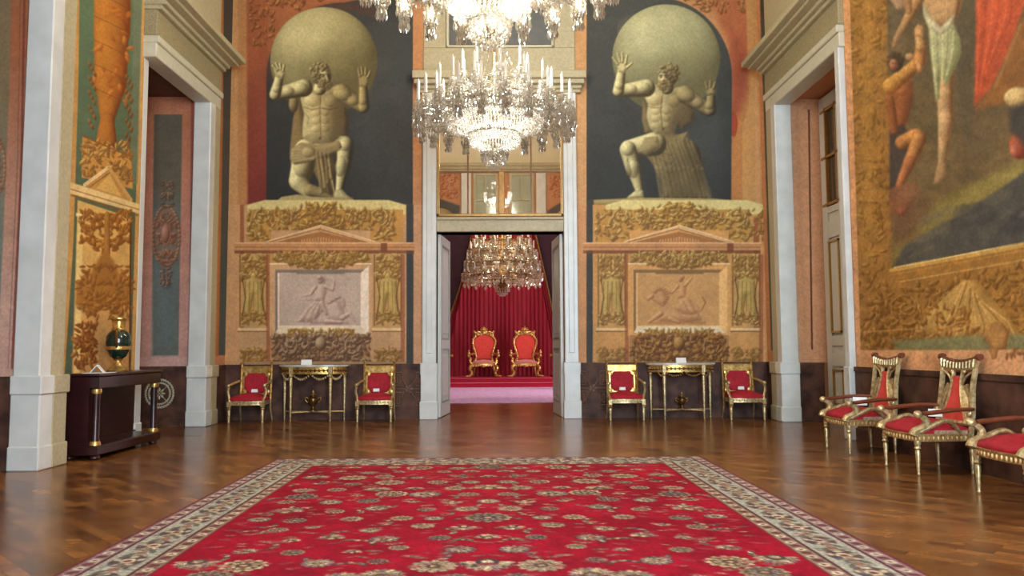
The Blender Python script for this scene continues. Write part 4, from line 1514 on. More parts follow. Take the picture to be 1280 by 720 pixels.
for i, (xa, sg) in enumerate(((-3.5, 1), (1.5, -1))):
    c_ = Canvas(0, 0, 200, 200, 1.5, (196, 136, 96))
    c_.foliage(10, 4, 190, 90, 260, (150, 84, 54), (206, 146, 104), (222, 170, 126), seed=90 + i, size=(4, 10))
    c_.poly([(0, 200), (0, 140), (60, 100), (120, 90), (200, 120), (200, 200)], (82, 80, 80), soft=4)
    c_.ball(130 if sg > 0 else 80, 190, 60, 62, (120, 104, 66), (196, 176, 120))
    painted_grid('trim_%d' % (15 + i), (xa, 26.69, 5.3), (2.0, 0, 0), (0, 0, ZT - 5.5), 110, 110, lambda P, a, b: c_.sample(a * 200, 200 - b * 200), M_PAINT)['kind'] = 'structure'


def window_frame(n, x, y0, y1, z0, z1):
    t = thing('window_%d' % n, 'tall white framed window letting in daylight', 'window', (x, (y0 + y1) / 2, z0), 0, kind='structure')
    w, h = (y1 - y0) / 2, z1 - z0
    f = MB()
    f.box(-.06, .06, -w, -w + .1, 0, h)
    f.box(-.06, .06, w - .1, w, 0, h)
    f.box(-.06, .06, -w, w, 0, .1)
    f.box(-.06, .06, -w, w, h - .1, h)
    f.box(-.05, .05, -.05, .05, 0, h)
    for k in range(1, 5):
        f.box(-.03, .03, -w, w, h * k / 5 - .025, h * k / 5 + .025)
    f.build('window_frame', M_WHITE, t)
    return t


for i, (x0, x1) in enumerate(WIN):
    w_ = window_frame(i + 1, (x0 + x1) / 2, -(x1 - x0) / 2, (x1 - x0) / 2, .4, 6.4)
    w_.location = ((x0 + x1) / 2, -3.1, .4)
    w_.rotation_euler = (0, 0, R(90))
window_frame(3, 5.05, 20.2, 21.9, 0.0, 4.4)

# ------------------------------------------------------------ dados and skirting
b = MB()
b.box(XL + .01, D0 - .25, YF - .03, YF + .01, 0, DZ - .03)
b.box(XL + .01, D0 - .25, YF - .05, YF + .01, 0, .16)
b.box(XL + .01, D0 - .25, YF - .045, YF + .01, DZ - .06, DZ)
struct(b.build('trim_3', M_DADO))
b = MB()
b.box(D1 + .25, XR - .01, YF - .03, YF + .01, 0, DZ - .03)
b.box(D1 + .25, XR - .01, YF - .05, YF + .01, 0, .16)
b.box(D1 + .25, XR - .01, YF - .045, YF + .01, DZ - .06, DZ)
struct(b.build('trim_4', M_DADO))
b = MB()
for (x, y0, y1) in ((XL, L2 + .47, YF), (XLP, LN + .4, L1 - .14), (XLP, -2.9, LN0 - .2)):
    b.box(x - .02, x + .03, y0, y1, 0, DZ)
    b.box(x - .02, x + .05, y0, y1, 0, .16)
    b.box(x - .02, x + .045, y0, y1, DZ - .06, DZ)
b.box(-6.4, -4.93, L2 + .03, L2 + .11, 0, DZ)
b.box(-6.4, -4.93, L2 + .01, L2 + .11, 0, .14)
b.box(-6.4, -4.93, L2 + .015, L2 + .11, DZ - .05, DZ)
b.box(-6.4, -4.93, LN + .03, LN + .11, 0, DZ)
b.box(-6.4, -4.93, LN + .01, LN + .11, 0, .14)
struct(b.build('trim_5', M_DADO))
b = MB()
for (y0, y1) in ((R2 + .47, YF), (-2.9, R1 - .16)):
    b.box(XR - .03, XR + .02, y0, y1, 0, DZ)
    b.box(XR - .05, XR + .02, y0, y1, 0, .16)
    b.box(XR - .045, XR + .02, y0, y1, DZ - .06, DZ)
b.box(4.7, 5.1, R2 + .03, R2 + .11, 0, DZ)
b.box(4.7, 5.1, R2 + .015, R2 + .11, DZ - .05, DZ)
struct(b.build('trim_6', M_DADO))

# carved crosses and squares on the dark dado beside the central doorway
def dado_carving(cx, label):
    m = MB()
    y = YF - .036
    w = .014

    def bar(x0, z0, x1, z1):
        m.tube([(x0, y, z0), (x1, y, z1)], w, 4)
    for s in (-1, 1):
        bar(cx, .5, cx + s * .17, .74)
        bar(cx, .5, cx + s * .17, .26)
        bar(cx, .5, cx + s * .22, .5)
    for k in range(5):
        a = PI * 2 * k / 5
        m.ell((cx + .045 * math.cos(a), y, .5 + .045 * math.sin(a)), (.03, .015, .03), 8, 4)
    for sx in (-1, 1):
        for z0 in (.22, .56):
            x0, x1 = sorted((cx + sx * .12, cx + sx * .24))
            for q in (0, .04):
                pts = [(x0 + q, z0 + q), (x1 - q, z0 + q), (x1 - q, z0 + .22 - q), (x0 + q, z0 + .22 - q)]
                for i in range(4):
                    bar(pts[i][0], pts[i][1], pts[(i + 1) % 4][0], pts[(i + 1) % 4][1])
    o = m.build('dado_carving', M_DADOLN)
    tag(o, label, 'carving', 'carved ornaments on the dado')


dado_carving(-1.62, 'carved cross ornament on dark dado between seated armchair and doorway left jamb')
dado_carving(1.5, 'carved cross ornament on dark dado just right of the central doorway')


# ------------------------------------------------------------ stone surrounds of the side openings
def side_surround(name, label, sgn, xw, xf, y0, y1, zo=5.12, xn=None):
    """sgn -1 left wall, +1 right wall; xw wall plane, xf face of the stone; deep jamb behind"""
    t = thing(name, label, 'door surround', ((xw + xf) / 2, (y0 + y1) / 2, 0), 0, kind='structure')
    ox, oy = (xw + xf) / 2, (y0 + y1) / 2
    xn = xf if xn is None else xn

    def bx(m, xa, xb, ya, yb, za, zb, bev=.012):
        xa, xb = sorted((xa, xb))
        m.box(xa - ox, xb - ox, ya - oy, yb - oy, za, zb, bev)
    dep = sgn * .27
    e = .03
    m = MB()
    ya, yb = y1, y1 + .44
    bx(m, xf, xf + dep, ya, ya + .2, 0, zo + .02)
    bx(m, xf - sgn * e, xf + dep, ya - e, ya + .2, 0, .76)
    bx(m, xf - sgn * .05, xf + dep, ya - .05, ya + .19, .75, .94)
    bx(m, xf - sgn * .05, xf + dep, ya - .052, ya + .19, 0, .24)
    m.build('jamb', M_STONE, t)
    m = MB()
    bx(m, xf + sgn * .002, xw + sgn * .05, ya + .2, yb, 0, zo + .02)
    bx(m, xf - sgn * e, xw + sgn * .05, ya + .2, yb + .02, 0, .76)
    bx(m, xf - sgn * .05, xw + sgn * .05, ya + .19, yb + .04, .75, .94)
    bx(m, xf - sgn * .05, xw + sgn * .05, ya + .19, yb + .03, 0, .24)
    m.build('architrave', M_CREAM, t)
    m = MB()
    ya, yb = y0 - .14, y0
    bx(m, xn, xn + dep, ya, yb, 0, zo + .02)
    bx(m, xn - sgn * .02, xn + dep, ya - .02, yb + .02, 0, .93)
    bx(m, xn - sgn * .035, xn + dep, ya - .03, yb + .03, 0, .24)
    m.build('jamb', M_STONE, t)
    m = MB()
    bx(m, xf, xf + dep, y0 - .18, y1 + .44, zo, zo + .2)
    bx(m, xf - sgn * .03, xw, y0 - .18, y1 + .46, zo + .2, zo + .3)
    m.build('lintel', M_LINTEL, t)
    m = MB()
    bx(m, xf, xw + sgn * .05, y0 - .18, y1 + .44, zo + .3, zo + .66)
    m.build('frieze', M_FRIEZE, t)
    m = MB()
    for k, (p, za, zb) in enumerate(((.06, .66, .72), (.12, .72, .78), (.24, .78, .83), (.34, .83, .92), (.28, .92, .97))):
        bx(m, xf - sgn * p, xw, y0 - .18 - p * .2, y1 + .44 + p * .45, zo + za, zo + zb, .01)
    m.build('cornice', M_CREAM, t)
    m = MB()
    bx(m, xf, xw + sgn * .05, y0 - .1, y1 + .36, zo + .97, ZC - .3)
    bx(m, xf - sgn * .04, xw, y0 + .05, y1 + .2, zo + 1.15, ZC - .5)
    m.build('overdoor_panel', M_CREAM, t)
    return t


side_surround('door_1', 'pale stone surround of the deep left opening beside the far corner', -1, XLP, -4.66, L1, L2, xn=-4.835)
side_surround('door_2', 'bright stone surround of the near left opening cut by the frame', -1, XLP, -4.66, LN0, LN)
side_surround('door_3', 'pale stone surround of the right side doorway', 1, XR, 4.42, R1, R2)

# painted reveals
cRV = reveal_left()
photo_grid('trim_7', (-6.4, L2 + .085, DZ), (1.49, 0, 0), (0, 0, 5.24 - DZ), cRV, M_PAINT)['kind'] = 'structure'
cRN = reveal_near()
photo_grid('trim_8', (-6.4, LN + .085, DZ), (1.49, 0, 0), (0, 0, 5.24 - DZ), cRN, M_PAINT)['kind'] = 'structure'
cR3 = Canvas(985, 100, 1045, 470, 2.0, (226, 168, 124))
cR3.line([(1011, 136), (1015, 436)], 2.2, (110, 62, 44))
cR3.line([(1014, 136), (1018, 436)], 1.2, (226, 170, 132), .7)
cR3.rect(1010, 120, 1016, 137, (226, 168, 124))
cR3.grain(.05, 12, 15, .06)
photo_grid('trim_9', (4.68, R2 + .085, DZ), (.6, 0, 0), (0, 0, 5.24 - DZ), cR3, M_PAINT, res=1.5)['kind'] = 'structure'

# wreath on the dark dado of the left reveal
m = MB()
wc = atY(199, 492, L2 + .02)
for k in range(34):
    a = 2 * PI * k / 34
    for rr, sz in ((.215, .03), (.165, .024)):
        p = (wc[0] + rr * math.cos(a + (.09 if rr < .2 else 0)), L2 + .024, wc[2] + rr * math.sin(a + (.09 if rr < .2 else 0)))
        m.ell(p, (sz, .008, sz * .5), 6, 4, Matrix.Rotation(-(a + .9), 3, 'Y'))
for k in range(8):
    a = 2 * PI * k / 8
    m.ell((wc[0] + .06 * math.cos(a), L2 + .024, wc[2] + .06 * math.sin(a)), (.034, .008, .018), 6, 4, Matrix.Rotation(-a, 3, 'Y'))
for rr in (.215, .165):
    m.tube([(wc[0] + rr * math.cos(a), L2 + .026, wc[2] + rr * math.sin(a)) for a in np.linspace(0, 2 * PI, 40, endpoint=False)], .008, 5, closed=True)
for k in range(4):
    a = PI / 4 + PI / 2 * k
    m.tube([(wc[0], L2 + .027, wc[2]), (wc[0] + .215 * math.cos(a), L2 + .027, wc[2] + .215 * math.sin(a))], .005, 4)
tag(m.build('wreath_relief', mat('pale wreath', (176, 166, 138), .6, noise=.15, scale=30), smooth=True),
    'pale round leaf wreath on the dark dado beyond the mahogany console', 'relief')

# door leaf closing the right doorway
t = thing('door_4', 'white panelled door with glazed upper light in the right doorway', 'door', (XD, R2, 0), 0, kind='structure')
m = MB()
wd = R2 - R1
for (ya, yb) in ((-wd, -wd + .16), (-.72, -.56), (-.16, 0.04)):
    m.box(0, .07, ya, yb, 0, 5.2)
for (za, zb) in ((0, .24), (.88, 1.08), (1.2, 1.35), (2.9, 3.15), (3.3, 3.4), (5.0, 5.2)):
    m.box(.004, .066, -wd, .04, za, zb)
m.build('leaf_frame', M_WHITE, t)
m = MB()
for (za, zb) in ((.24, .88), (1.35, 2.9)):
    m.box(.03, .06, -wd, 0, za, zb)
    for (ya, yb) in ((-.56, -.16), (-1.5, -.72)):
        m.box(.0, .05, ya + .05, yb - .05, za + .05, zb - .05, .02)
m.box(.03, .06, -wd, 0, 1.08, 1.2)
m.box(.03, .06, -wd, 0, 3.15, 3.3)
m.build('panel', M_WHITE, t)
m = MB()
for (ya, yb) in ((-.55, -.17), (-1.5, -.73)):
    for (za, zb) in ((.29, .83), (1.4, 2.85)):
        for q in ((ya, ya + .03, za, zb), (yb - .03, yb, za, zb), (ya, yb, za, za + .03), (ya, yb, zb - .03, zb)):
            m.box(-.02, .05, *q)
m.build('gilt_moulding', M_GILTLN, t)
MB().box(.03, .05, -wd, 0, 3.4, 5.0).build('pane', M_DARKPANE, t)
m = MB()
for ya in (-.56, -.18, -1.2):
    m.box(-.01, .06, ya - .02, ya + .02, 3.4, 5.0)
for za in (3.44, 4.2, 4.96):
    m.box(-.01, .06, -wd, 0, za - .02, za + .02)
m.build('glazing_bar', M_BRASSWOOD, t)

# ------------------------------------------------------------ central doorway: stone pilasters, entablature, leaves
t = thing('door_5', 'pale stone surround framing the central doorway to the throne room', 'door surround', (-.06, YF, 0), 0, kind='structure')


def rel(m, xa, xb, ya, yb, za, zb, bev=.01):
    m.box(xa + .06, xb + .06, ya - YF, yb - YF, za, zb, bev)


for (xa, xb) in ((-1.39, D0), (D1, 1.26)):
    m = MB()
    rel(m, xa, xb, YF - .1, YF + .36, 0, 5.62)
    rel(m, xa - .02, xb + .02, YF - .14, YF + .0, 0, .94)
    rel(m, xa - .035, xb + .035, YF - .155, YF + .0, 0, .3)
    rel(m, xa - .03, xb + .03, YF - .135, YF, .74, .94)
    mid = (xa + xb) / 2
    rel(m, mid - .05, mid + .05, YF - .115, YF - .05, 1.1, 5.4)
    m.build('pilaster', M_STONE, t)
m = MB()
rel(m, D0, D1, YF - .06, YF + .36, DH, DH + .26)
rel(m, D0, D1, YF - .09, YF, DH + .2, DH + .25)
m.build('lintel', M_CREAM, t)
m = MB()
for (p, za, zb) in ((.12, 5.6, 5.66), (.16, 5.66, 5.72), (.25, 5.72, 5.8), (.31, 5.8, 5.93)):
    rel(m, -1.43 - p * .4, 1.3 + p * .4, YF - p, YF, za, zb)
m.build('cornice', M_CREAM, t)
m = MB()
rel(m, -1.39, 1.26, YF - .05, YF, 5.93, 6.42)
rel(m, -1.39, -1.0, YF - .05, YF, 6.42, ZC - .3)
rel(m, .9, 1.26, YF - .05, YF, 6.42, ZC - .3)
rel(m, -1.0, .9, YF - .02, YF, 6.42, ZC - .3)
m.build('attic_panel', M_CREAM, t)
m = MB()
rel(m, -.94, .84, YF - .035, YF - .01, 6.48, ZC - .36)
m.build('dark_field', mat('slate grey field', (96, 96, 92), .6, noise=.1, scale=8), t)
m = MB()
for q in ((-.99, -.95, 6.43, ZC - .34), (.85, .89, 6.43, ZC - .34), (-.99, .89, 6.43, 6.47)):
    rel(m, q[0], q[1], YF - .06, YF - .02, q[2], q[3])
m.build('moulding', M_LINTEL, t)

# barred transom window above the lintel
t = thing('window_6', 'large gilt barred transom window above the central doorway', 'window', (-.06, YF - .02, DH + .26), 0, kind='structure')
zm = 5.62 - DH - .26
w0, w1 = D0 + .06, D1 + .06
MB().box(w0, w1, -.015, .01, 0, zm).build('glass', M_GLASS, t)
m = MB()
for q in ((w0, w0 + .05, 0, zm), (w1 - .05, w1, 0, zm), (w0, w1, 0, .05), (w0, w1, zm - .05, zm)):
    m.box(q[0], q[1], -.06, .0, q[2], q[3], .008)
m.build('frame', M_BRASSWOOD, t)
m = MB()
for x in (-.555, .535):
    m.box(x - .014, x + .014, -.035, -.012, .05, zm - .05)
for z in (.78, 1.6):
    m.box(w0 + .05, w1 - .05, -.032, -.012, z - .014, z + .014)
m.build('glazing_bar', M_BROWNWOOD, t)
MB().box(-.02, .075, -.05, -.012, .05, .78, .006).build('centre_post', M_BRASSWOOD, t)


def door_leaf(n, x, sgn, ang, label):
    """hinged at the jamb, swung into the throne room"""
    t = thing('door_%d' % n, label, 'door', (x, YF + .12, 0), ang, kind='structure')
    L, H, th = 1.0, DH - .02, .055
    m = MB()
    for (a, c) in ((0, .13), (L - .13, L)):
        m.box(-th / 2, th / 2, a, c, .01, H, .004)
    for (za, zb) in ((.01, .24), (1.18, 1.34), (H - .16, H)):
        m.box(-th / 2 + .001, th / 2 - .001, .13, L - .13, za, zb, .004)
    m.build('leaf_frame', M_WHITE, t)
    m = MB()
    for (za, zb) in ((.24, 1.18), (1.34, H - .16)):
        m.box(-.012, .012, .1, L - .1, za - .02, zb + .02)
        m.box(-.026, .026, .2, L - .2, za + .1, zb - .1, .012)
    m.build('panel', M_WHITE, t)
    m = MB()
    for (za, zb) in ((.24, 1.18), (1.34, H - .16)):
        for s in (-1, 1):
            xs = sorted((s * .012, s * .034))
            for q in ((.13, .16, za, zb), (L - .16, L - .13, za, zb), (.13, L - .13, za, za + .03), (.13, L - .13, zb - .03, zb)):
                m.box(xs[0], xs[1], *q)
    m.build('moulding', mat('grey door moulding', (150, 146, 128), .45), t)  # mouldings in a darker grey than the white leaf
    m = MB()
    for s in (-1, 1):
        m.lathe([(.026, 0), (.026, .006), (.01, .01), (.01, .03), (.024, .04), (.026, .052), (.016, .062), (.002, .064)], (s * th / 2, L - .07, 1.05), 10, (s, 0, 0))
    m.build('handle', M_GILTLN, t, True)
    return t


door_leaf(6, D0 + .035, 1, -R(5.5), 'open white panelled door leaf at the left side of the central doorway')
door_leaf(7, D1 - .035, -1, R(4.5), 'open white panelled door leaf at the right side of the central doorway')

# ------------------------------------------------------------ murals
def px_x(x, Y, y=300):
    return atY(x, y, Y)[0]


zt_ = ZC - .34
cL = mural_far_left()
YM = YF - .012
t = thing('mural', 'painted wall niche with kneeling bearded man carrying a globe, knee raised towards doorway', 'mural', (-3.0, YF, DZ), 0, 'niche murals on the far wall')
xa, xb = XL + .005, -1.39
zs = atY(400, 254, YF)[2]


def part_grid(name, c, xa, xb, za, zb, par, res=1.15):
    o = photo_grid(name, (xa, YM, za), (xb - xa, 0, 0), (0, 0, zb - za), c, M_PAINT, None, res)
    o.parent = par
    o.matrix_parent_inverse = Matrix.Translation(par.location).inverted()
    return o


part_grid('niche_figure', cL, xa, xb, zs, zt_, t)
part_grid('painted_pedestal', cL, xa, xb, DZ - .01, zs, t)
cRt = mural_far_right()
t = thing('mural', 'painted wall niche with kneeling bearded man carrying a globe, long skirt and leg stretched left', 'mural', (3.0, YF, DZ), 0, 'niche murals on the far wall')
part_grid('niche_figure', cRt, 1.26, XR - .005, zs, zt_, t)
part_grid('painted_pedestal', cRt, 1.26, XR - .005, DZ - .01, zs, t)

cP = mural_left_panel()
o = photo_grid('mural', (XLP + .012, LN + .2, DZ), (0, L1 - .14 - LN - .2, 0), (0, 0, zt_ - DZ), cP, M_PAINT, None, 1.6)
tag(o, 'tall painted panel with orange column, pediment and candelabrum ornament above the mahogany console', 'mural')
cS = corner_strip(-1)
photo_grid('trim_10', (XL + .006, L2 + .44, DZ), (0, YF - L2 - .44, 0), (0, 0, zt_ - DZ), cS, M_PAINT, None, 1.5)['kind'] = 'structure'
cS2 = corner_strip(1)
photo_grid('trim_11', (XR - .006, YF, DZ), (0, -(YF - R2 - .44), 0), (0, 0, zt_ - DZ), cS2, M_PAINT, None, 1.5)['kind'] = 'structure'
cT = painting_right()
o = photo_grid('mural', (XR - .012, R1 - .19, DZ), (0, -(R1 - .19 - 5.0), 0), (0, 0, zt_ - DZ), cT, M_PAINT, None, 1.0)
tag(o, 'huge wall painting of a standing man in pale loincloth inside a golden painted border', 'mural')
# ---------------------------------------------------------------- furniture materials
M_GOLD = mat('burnished gilding', (226, 188, 112), .3, metal=.75, rgb2=(168, 120, 56), scale=22, bump=.12, bscale=50)
M_GOLD2 = mat('pale worn gilding', (226, 204, 152), .36, metal=.55, rgb2=(158, 120, 70), scale=26, bump=.15, bscale=60)
M_GOLDRAIL = mat('gilded fluted rail', (220, 186, 120), .42, metal=.5, rgb2=(164, 112, 62), scale=60, stretch=(1, 1, .2))
M_RED = mat('crimson velvet', (150, 12, 28), .8, rgb2=(186, 26, 44), scale=14, bump=.1, bscale=50)
M_REDP = mat('crimson damask', (150, 14, 34), .7, rgb2=(200, 40, 58), scale=30, sheen=.05)
M_REDTH = mat('orange red throne velvet', (206, 52, 40), .75, rgb2=(222, 70, 54), scale=12, sheen=.05)
M_PINKSEAT = mat('faded rose seat cloth', (184, 96, 84), .8, rgb2=(206, 124, 104), scale=14, sheen=.3)
M_SEATEDGE = mat('worn pale seat edge', (206, 176, 140), .7, rgb2=(150, 96, 70), scale=40)
M_WOODARM = mat('polished brown arm wood', (112, 54, 32), .3, noise=.25, scale=12, coat=.3)
M_MAHOG = mat('dark mahogany', (34, 12, 14), .3, rgb2=(54, 20, 20), scale=4, coat=.1, stretch=(1, .3, 3))
M_MARBTOP = mat('grey marble top', (186, 178, 160), .2, rgb2=(212, 204, 188), scale=9)
M_CARD = mat('white card', (238, 236, 232), .7)
M_GREEN = mat('dark green porcelain', (20, 44, 34), .12, noise=.2, scale=6, coat=.5)
M_BRONZE = mat('dark bronze', (120, 84, 44), .32, metal=.8, noise=.2, scale=18)
M_CANDLE = mat('white candle wax', (250, 246, 236), .45)
M_CURT = mat('deep crimson drape', (126, 8, 28), .8, rgb2=(152, 14, 38), scale=5, stretch=(3, 3, .3))
M_DAIS = mat('crimson dais carpet', (176, 16, 48), .9, noise=.15, scale=20)
M_VIOLET = mat('lilac rose carpet', (196, 140, 190), .9, rgb2=(226, 190, 226), scale=9, bump=.1, detail=8)


def crystal_mat(name, tint, glow=0.0):
    m = bpy.data.materials.new(name)
    m.use_nodes = True
    nt = m.node_tree
    b = nt.nodes['Principled BSDF']
    b.inputs['Base Color'].default_value = (*lin(tint), 1)
    b.inputs['Roughness'].default_value = .09
    b.inputs['IOR'].default_value = 1.6
    b.inputs['Specular IOR Level'].default_value = .9
    tr = nt.nodes.new('ShaderNodeBsdfTransparent')
    tl = nt.nodes.new('ShaderNodeBsdfTranslucent')
    tl.inputs['Color'].default_value = (*lin(tint), 1)
    gl = nt.nodes.new('ShaderNodeBsdfAnisotropic')
    gl.inputs['Color'].default_value = (*lin(tint), 1)
    gl.inputs['Roughness'].default_value = .04
    m1 = nt.nodes.new('ShaderNodeMixShader')
    m1.inputs[0].default_value = .55
    nt.links.new(gl.outputs[0], m1.inputs[1])
    nt.links.new(tl.outputs[0], m1.inputs[2])
    m2 = nt.nodes.new('ShaderNodeMixShader')
    m2.inputs[0].default_value = .2
    nt.links.new(m1.outputs[0], m2.inputs[1])
    nt.links.new(tr.outputs[0], m2.inputs[2])
    nt.links.new(m2.outputs[0], nt.nodes['Material Output'].inputs['Surface'])
    return m


M_CRYSTAL = crystal_mat('cut crystal', (244, 240, 230))
M_CRYSTALW = crystal_mat('warm cut crystal', (244, 232, 206))
M_BULB = emit_mat('lit bulb', (255, 240, 210), 30)


# ---------------------------------------------------------------- rug
def rug_canvas(Wc, Lc):
    c = Canvas(0, 0, Wc, Lc, 1.25, (146, 16, 38))
    rs = random.Random(12)
    cream, olive, grey, rose, dark, blue = (186, 164, 120), (124, 100, 66), (122, 104, 108), (176, 84, 80), (66, 36, 40), (92, 80, 98)
    # field mottling
    n = vnoise(c.h, c.w, 40, 5) - .5
    c.a *= (1 + .35 * n)[..., None]
    B = 52
    mx = Wc / 2
    greys = [(164, 144, 116), (142, 122, 98), (126, 110, 104), (184, 164, 130)]
    darks = [(84, 66, 60), (70, 62, 66), (104, 84, 58)]

    def medallion(x, y, r, q):
        g, k = greys[q % 4], darks[q % 3]
        c.ell(x, y, r * 1.1, r * .98, (116, 14, 30), .7)
        N = 12
        for i in range(N):
            a = 2 * PI * i / N
            c.ell(x + r * .8 * math.cos(a), y + r * .7 * math.sin(a), r * .26, r * .2, g, 1, a)
        c.ell(x, y, r * .78, r * .68, k if q % 2 else g)
        for i in range(9):
            a = 2 * PI * i / 9 + .3
            c.ell(x + r * .5 * math.cos(a), y + r * .44 * math.sin(a), r * .2, r * .12, greys[(q + 1) % 4], 1, a)
        c.ell(x, y, r * .34, r * .3, darks[(q + 1) % 3])
        c.ell(x, y, r * .16, r * .15, (176, 140, 100))

    def lotus(x, y, r, q, d):
        for i in range(9):
            a = -PI / 2 * d + (i - 4) * .4
            c.ell(x + r * .62 * math.cos(a), y + r * .66 * math.sin(a), r * .36, r * .17, greys[(q + i) % 4], 1, a)
        c.ell(x, y + d * r * .1, r * .42, r * .44, darks[q % 3])
        c.ell(x, y + d * r * .12, r * .22, r * .26, greys[q % 4])

    def sprig(x, y, r, a0, q, sx):
        for i in range(7):
            t = i / 6
            a = a0 + t * 1.9
            px_, py_ = x + sx * r * (1 - t * .2) * math.cos(a), y + r * (1 - t * .2) * math.sin(a)
            c.ell(px_, py_, 3.2 - 1.2 * t, 1.7, greys[(q + i) % 4] if i % 2 else darks[(q + i) % 3], .95, sx * (a + 1.2))

    rows = int((Lc - 2 * B) / 28)
    q = 0
    for j in range(rows):
        y0 = B + (j + .5) * (Lc - 2 * B) / rows
        n_ = 5 if j % 2 else 6
        for i in range(n_):
            q += 1
            x = (i + (.5 if j % 2 else 0)) * (mx - B) / 5.5 + (rs.uniform(-7, 7) if i else 0)
            y = y0 + (rs.uniform(-7, 7) if i else 0)
            if x > mx - B - 12:
                continue
            r = rs.choice([6, 7, 8, 9, 13]) if i else (16 if j % 4 == 0 else 9)
            tone = rs.random()
            for sx in ((1,) if x < 1 else (-1, 1)):
                if tone < .55:
                    medallion(mx + sx * x, y, r, q)
                else:
                    lotus(mx + sx * x, y, r, q, 1 if j % 3 else -1)
            if i % 2 == 0:
                a0 = rs.uniform(0, 5)
                for sx in (-1, 1):
                    sprig(mx + sx * (x + 16), y + 12, rs.choice([8, 11]), a0, q, sx)
    for k in range(700):
        x, y = rs.uniform(B + 4, mx), rs.uniform(B + 4, Lc - B - 4)
        col = rs.choice([(150, 74, 74), (160, 92, 84), (134, 60, 66), (150, 128, 100), (120, 84, 84), (126, 110, 84)])
        a, r = rs.uniform(-.5, .5), rs.uniform(2.2, 5.5)
        for sx in (x, 2 * mx - x):
            c.ell(sx, y, r, r * .42, col, .75, a if sx == x else PI - a)
    # threads: broken speckle over the light motifs
    sp = np.random.RandomState(2).rand(c.h, c.w)
    lm = np.clip((c.a[..., 1] - 40) / 50, 0, 1)
    c.a *= (1 + lm * (sp - .55) * .75)[..., None]
    # borders drawn as frames
    def frame(d0, d1, col):
        c.rect(d0, d0, Wc - d0, d1, col)
        c.rect(d0, Lc - d1, Wc - d0, Lc - d0, col)
        c.rect(d0, d0, d1, Lc - d0, col)
        c.rect(Wc - d1, d0, Wc - d0, Lc - d0, col)
    frame(0, 2.4, (104, 56, 54))
    frame(2.4, 12, (142, 124, 122))
    frame(12, 13.6, dark)
    frame(13.6, 39, (166, 162, 146))
    frame(39, 40.6, dark)
    frame(40.6, 50, (140, 120, 100))
    frame(50, 51.4, (120, 40, 46))

    def run(d, gap, f):
        for k in range(int((Wc - 2 * d) / gap) + 1):
            x = d + (Wc - 2 * d) * k / int((Wc - 2 * d) / gap)
            f(x, d, 0, k)
            f(x, Lc - d, 0, k)
        for k in range(1, int((Lc - 2 * d) / gap)):
            y = d + (Lc - 2 * d) * k / int((Lc - 2 * d) / gap)
            f(d, y, 1, k)
            f(Wc - d, y, 1, k)

    def guard(x, y, v, k):
        c.ell(x, y, 3.2, 3.2, (206, 190, 160) if k % 2 else (112, 62, 62))
        c.ell(x, y, 1.3, 1.3, (110, 50, 54))
    run(7.2, 8, guard)
    run(45.2, 8, guard)

    def main(x, y, v, k):
        a = PI / 2 if v else 0
        if k % 2 == 0:
            c.ell(x, y, 12, 9.5, (92, 76, 74), 1, a)
            for q in range(10):
                t = 2 * PI * q / 10
                dx, dy = 9 * math.cos(t), 7 * math.sin(t)
                if v:
                    dx, dy = dy, dx
                c.ell(x + dx, y + dy, 2.8, 2.0, (186, 172, 140) if q % 2 else (90, 66, 70), 1, t)
            c.ell(x, y, 5.4, 4.4, (204, 186, 150), 1, a)
            c.ell(x, y, 2.4, 2.2, (120, 60, 60))
        else:
            for s in (-1, 1):
                for q in range(3):
                    dx, dy = s * (4 + q * 4), (q - 1) * 5 * s
                    if v:
                        dx, dy = dy, dx
                    c.ell(x + dx, y + dy, 4.6, 1.9, ((96, 92, 80), (132, 108, 90), (84, 76, 84))[q], .95, a + .5 * s + q * .5)
            c.ell(x, y, 3.4, 3.4, (150, 104, 84))
    run(26.3, 17, main)
    for k in range(700):
        d = rs.uniform(15, 38)
        side = rs.randrange(4)
        if side == 0:
            x, y = rs.uniform(15, Wc - 15), d
        elif side == 1:
            x, y = rs.uniform(15, Wc - 15), Lc - d
        elif side == 2:
            x, y = d, rs.uniform(15, Lc - 15)
        else:
            x, y = Wc - d, rs.uniform(15, Lc - 15)
        c.ell(x, y, rs.uniform(1.6, 3.8), rs.uniform(.8, 1.5), rs.choice([(120, 112, 96), (140, 96, 84), (96, 90, 90)]), .8, rs.uniform(0, PI))
    sp = np.random.RandomState(3).rand(c.h, c.w)
    fr = np.zeros((c.h, c.w))
    k_ = int(50 * c.s)
    fr[:k_] = fr[-k_:] = 1
    fr[:, :k_] = fr[:, -k_:] = 1
    c.a *= (1 + fr * (sp - .55) * .45)[..., None]
    c.grain(.08, 10, 20, .10)
    return c


M_RUG = paint_mat('woven wool rug', rough=.92, grain=.16, gscale=90, bump=.12, spec=.1)
A = np.array([-2.45, 8.56, .016])
Bv = np.array([4.56, 0.0, 0])
Vv = np.array([.0173, -1.0, 0]) * 7.4
cG = rug_canvas(456, 740)
t = thing('rug', 'large red floral carpet with cream border on the parquet floor', 'rug', (-.1, 4.9, 0))
o = painted_grid('pile', A, Bv, Vv, 600, 620, lambda P, a, b: cG.sample(a * 456, b * 740), M_RUG)
o.parent = t
o.matrix_parent_inverse = Matrix.Translation(t.location).inverted()
m = MB()
q = [A, A + Bv, A + Bv + Vv, A + Vv]
m.prism([(p[0] + .1, p[1] - 4.9) for p in q], .001, .0155, 'z')
m.build('backing', mat('rug edge', (120, 60, 52), .95, noise=.2, scale=30), t)


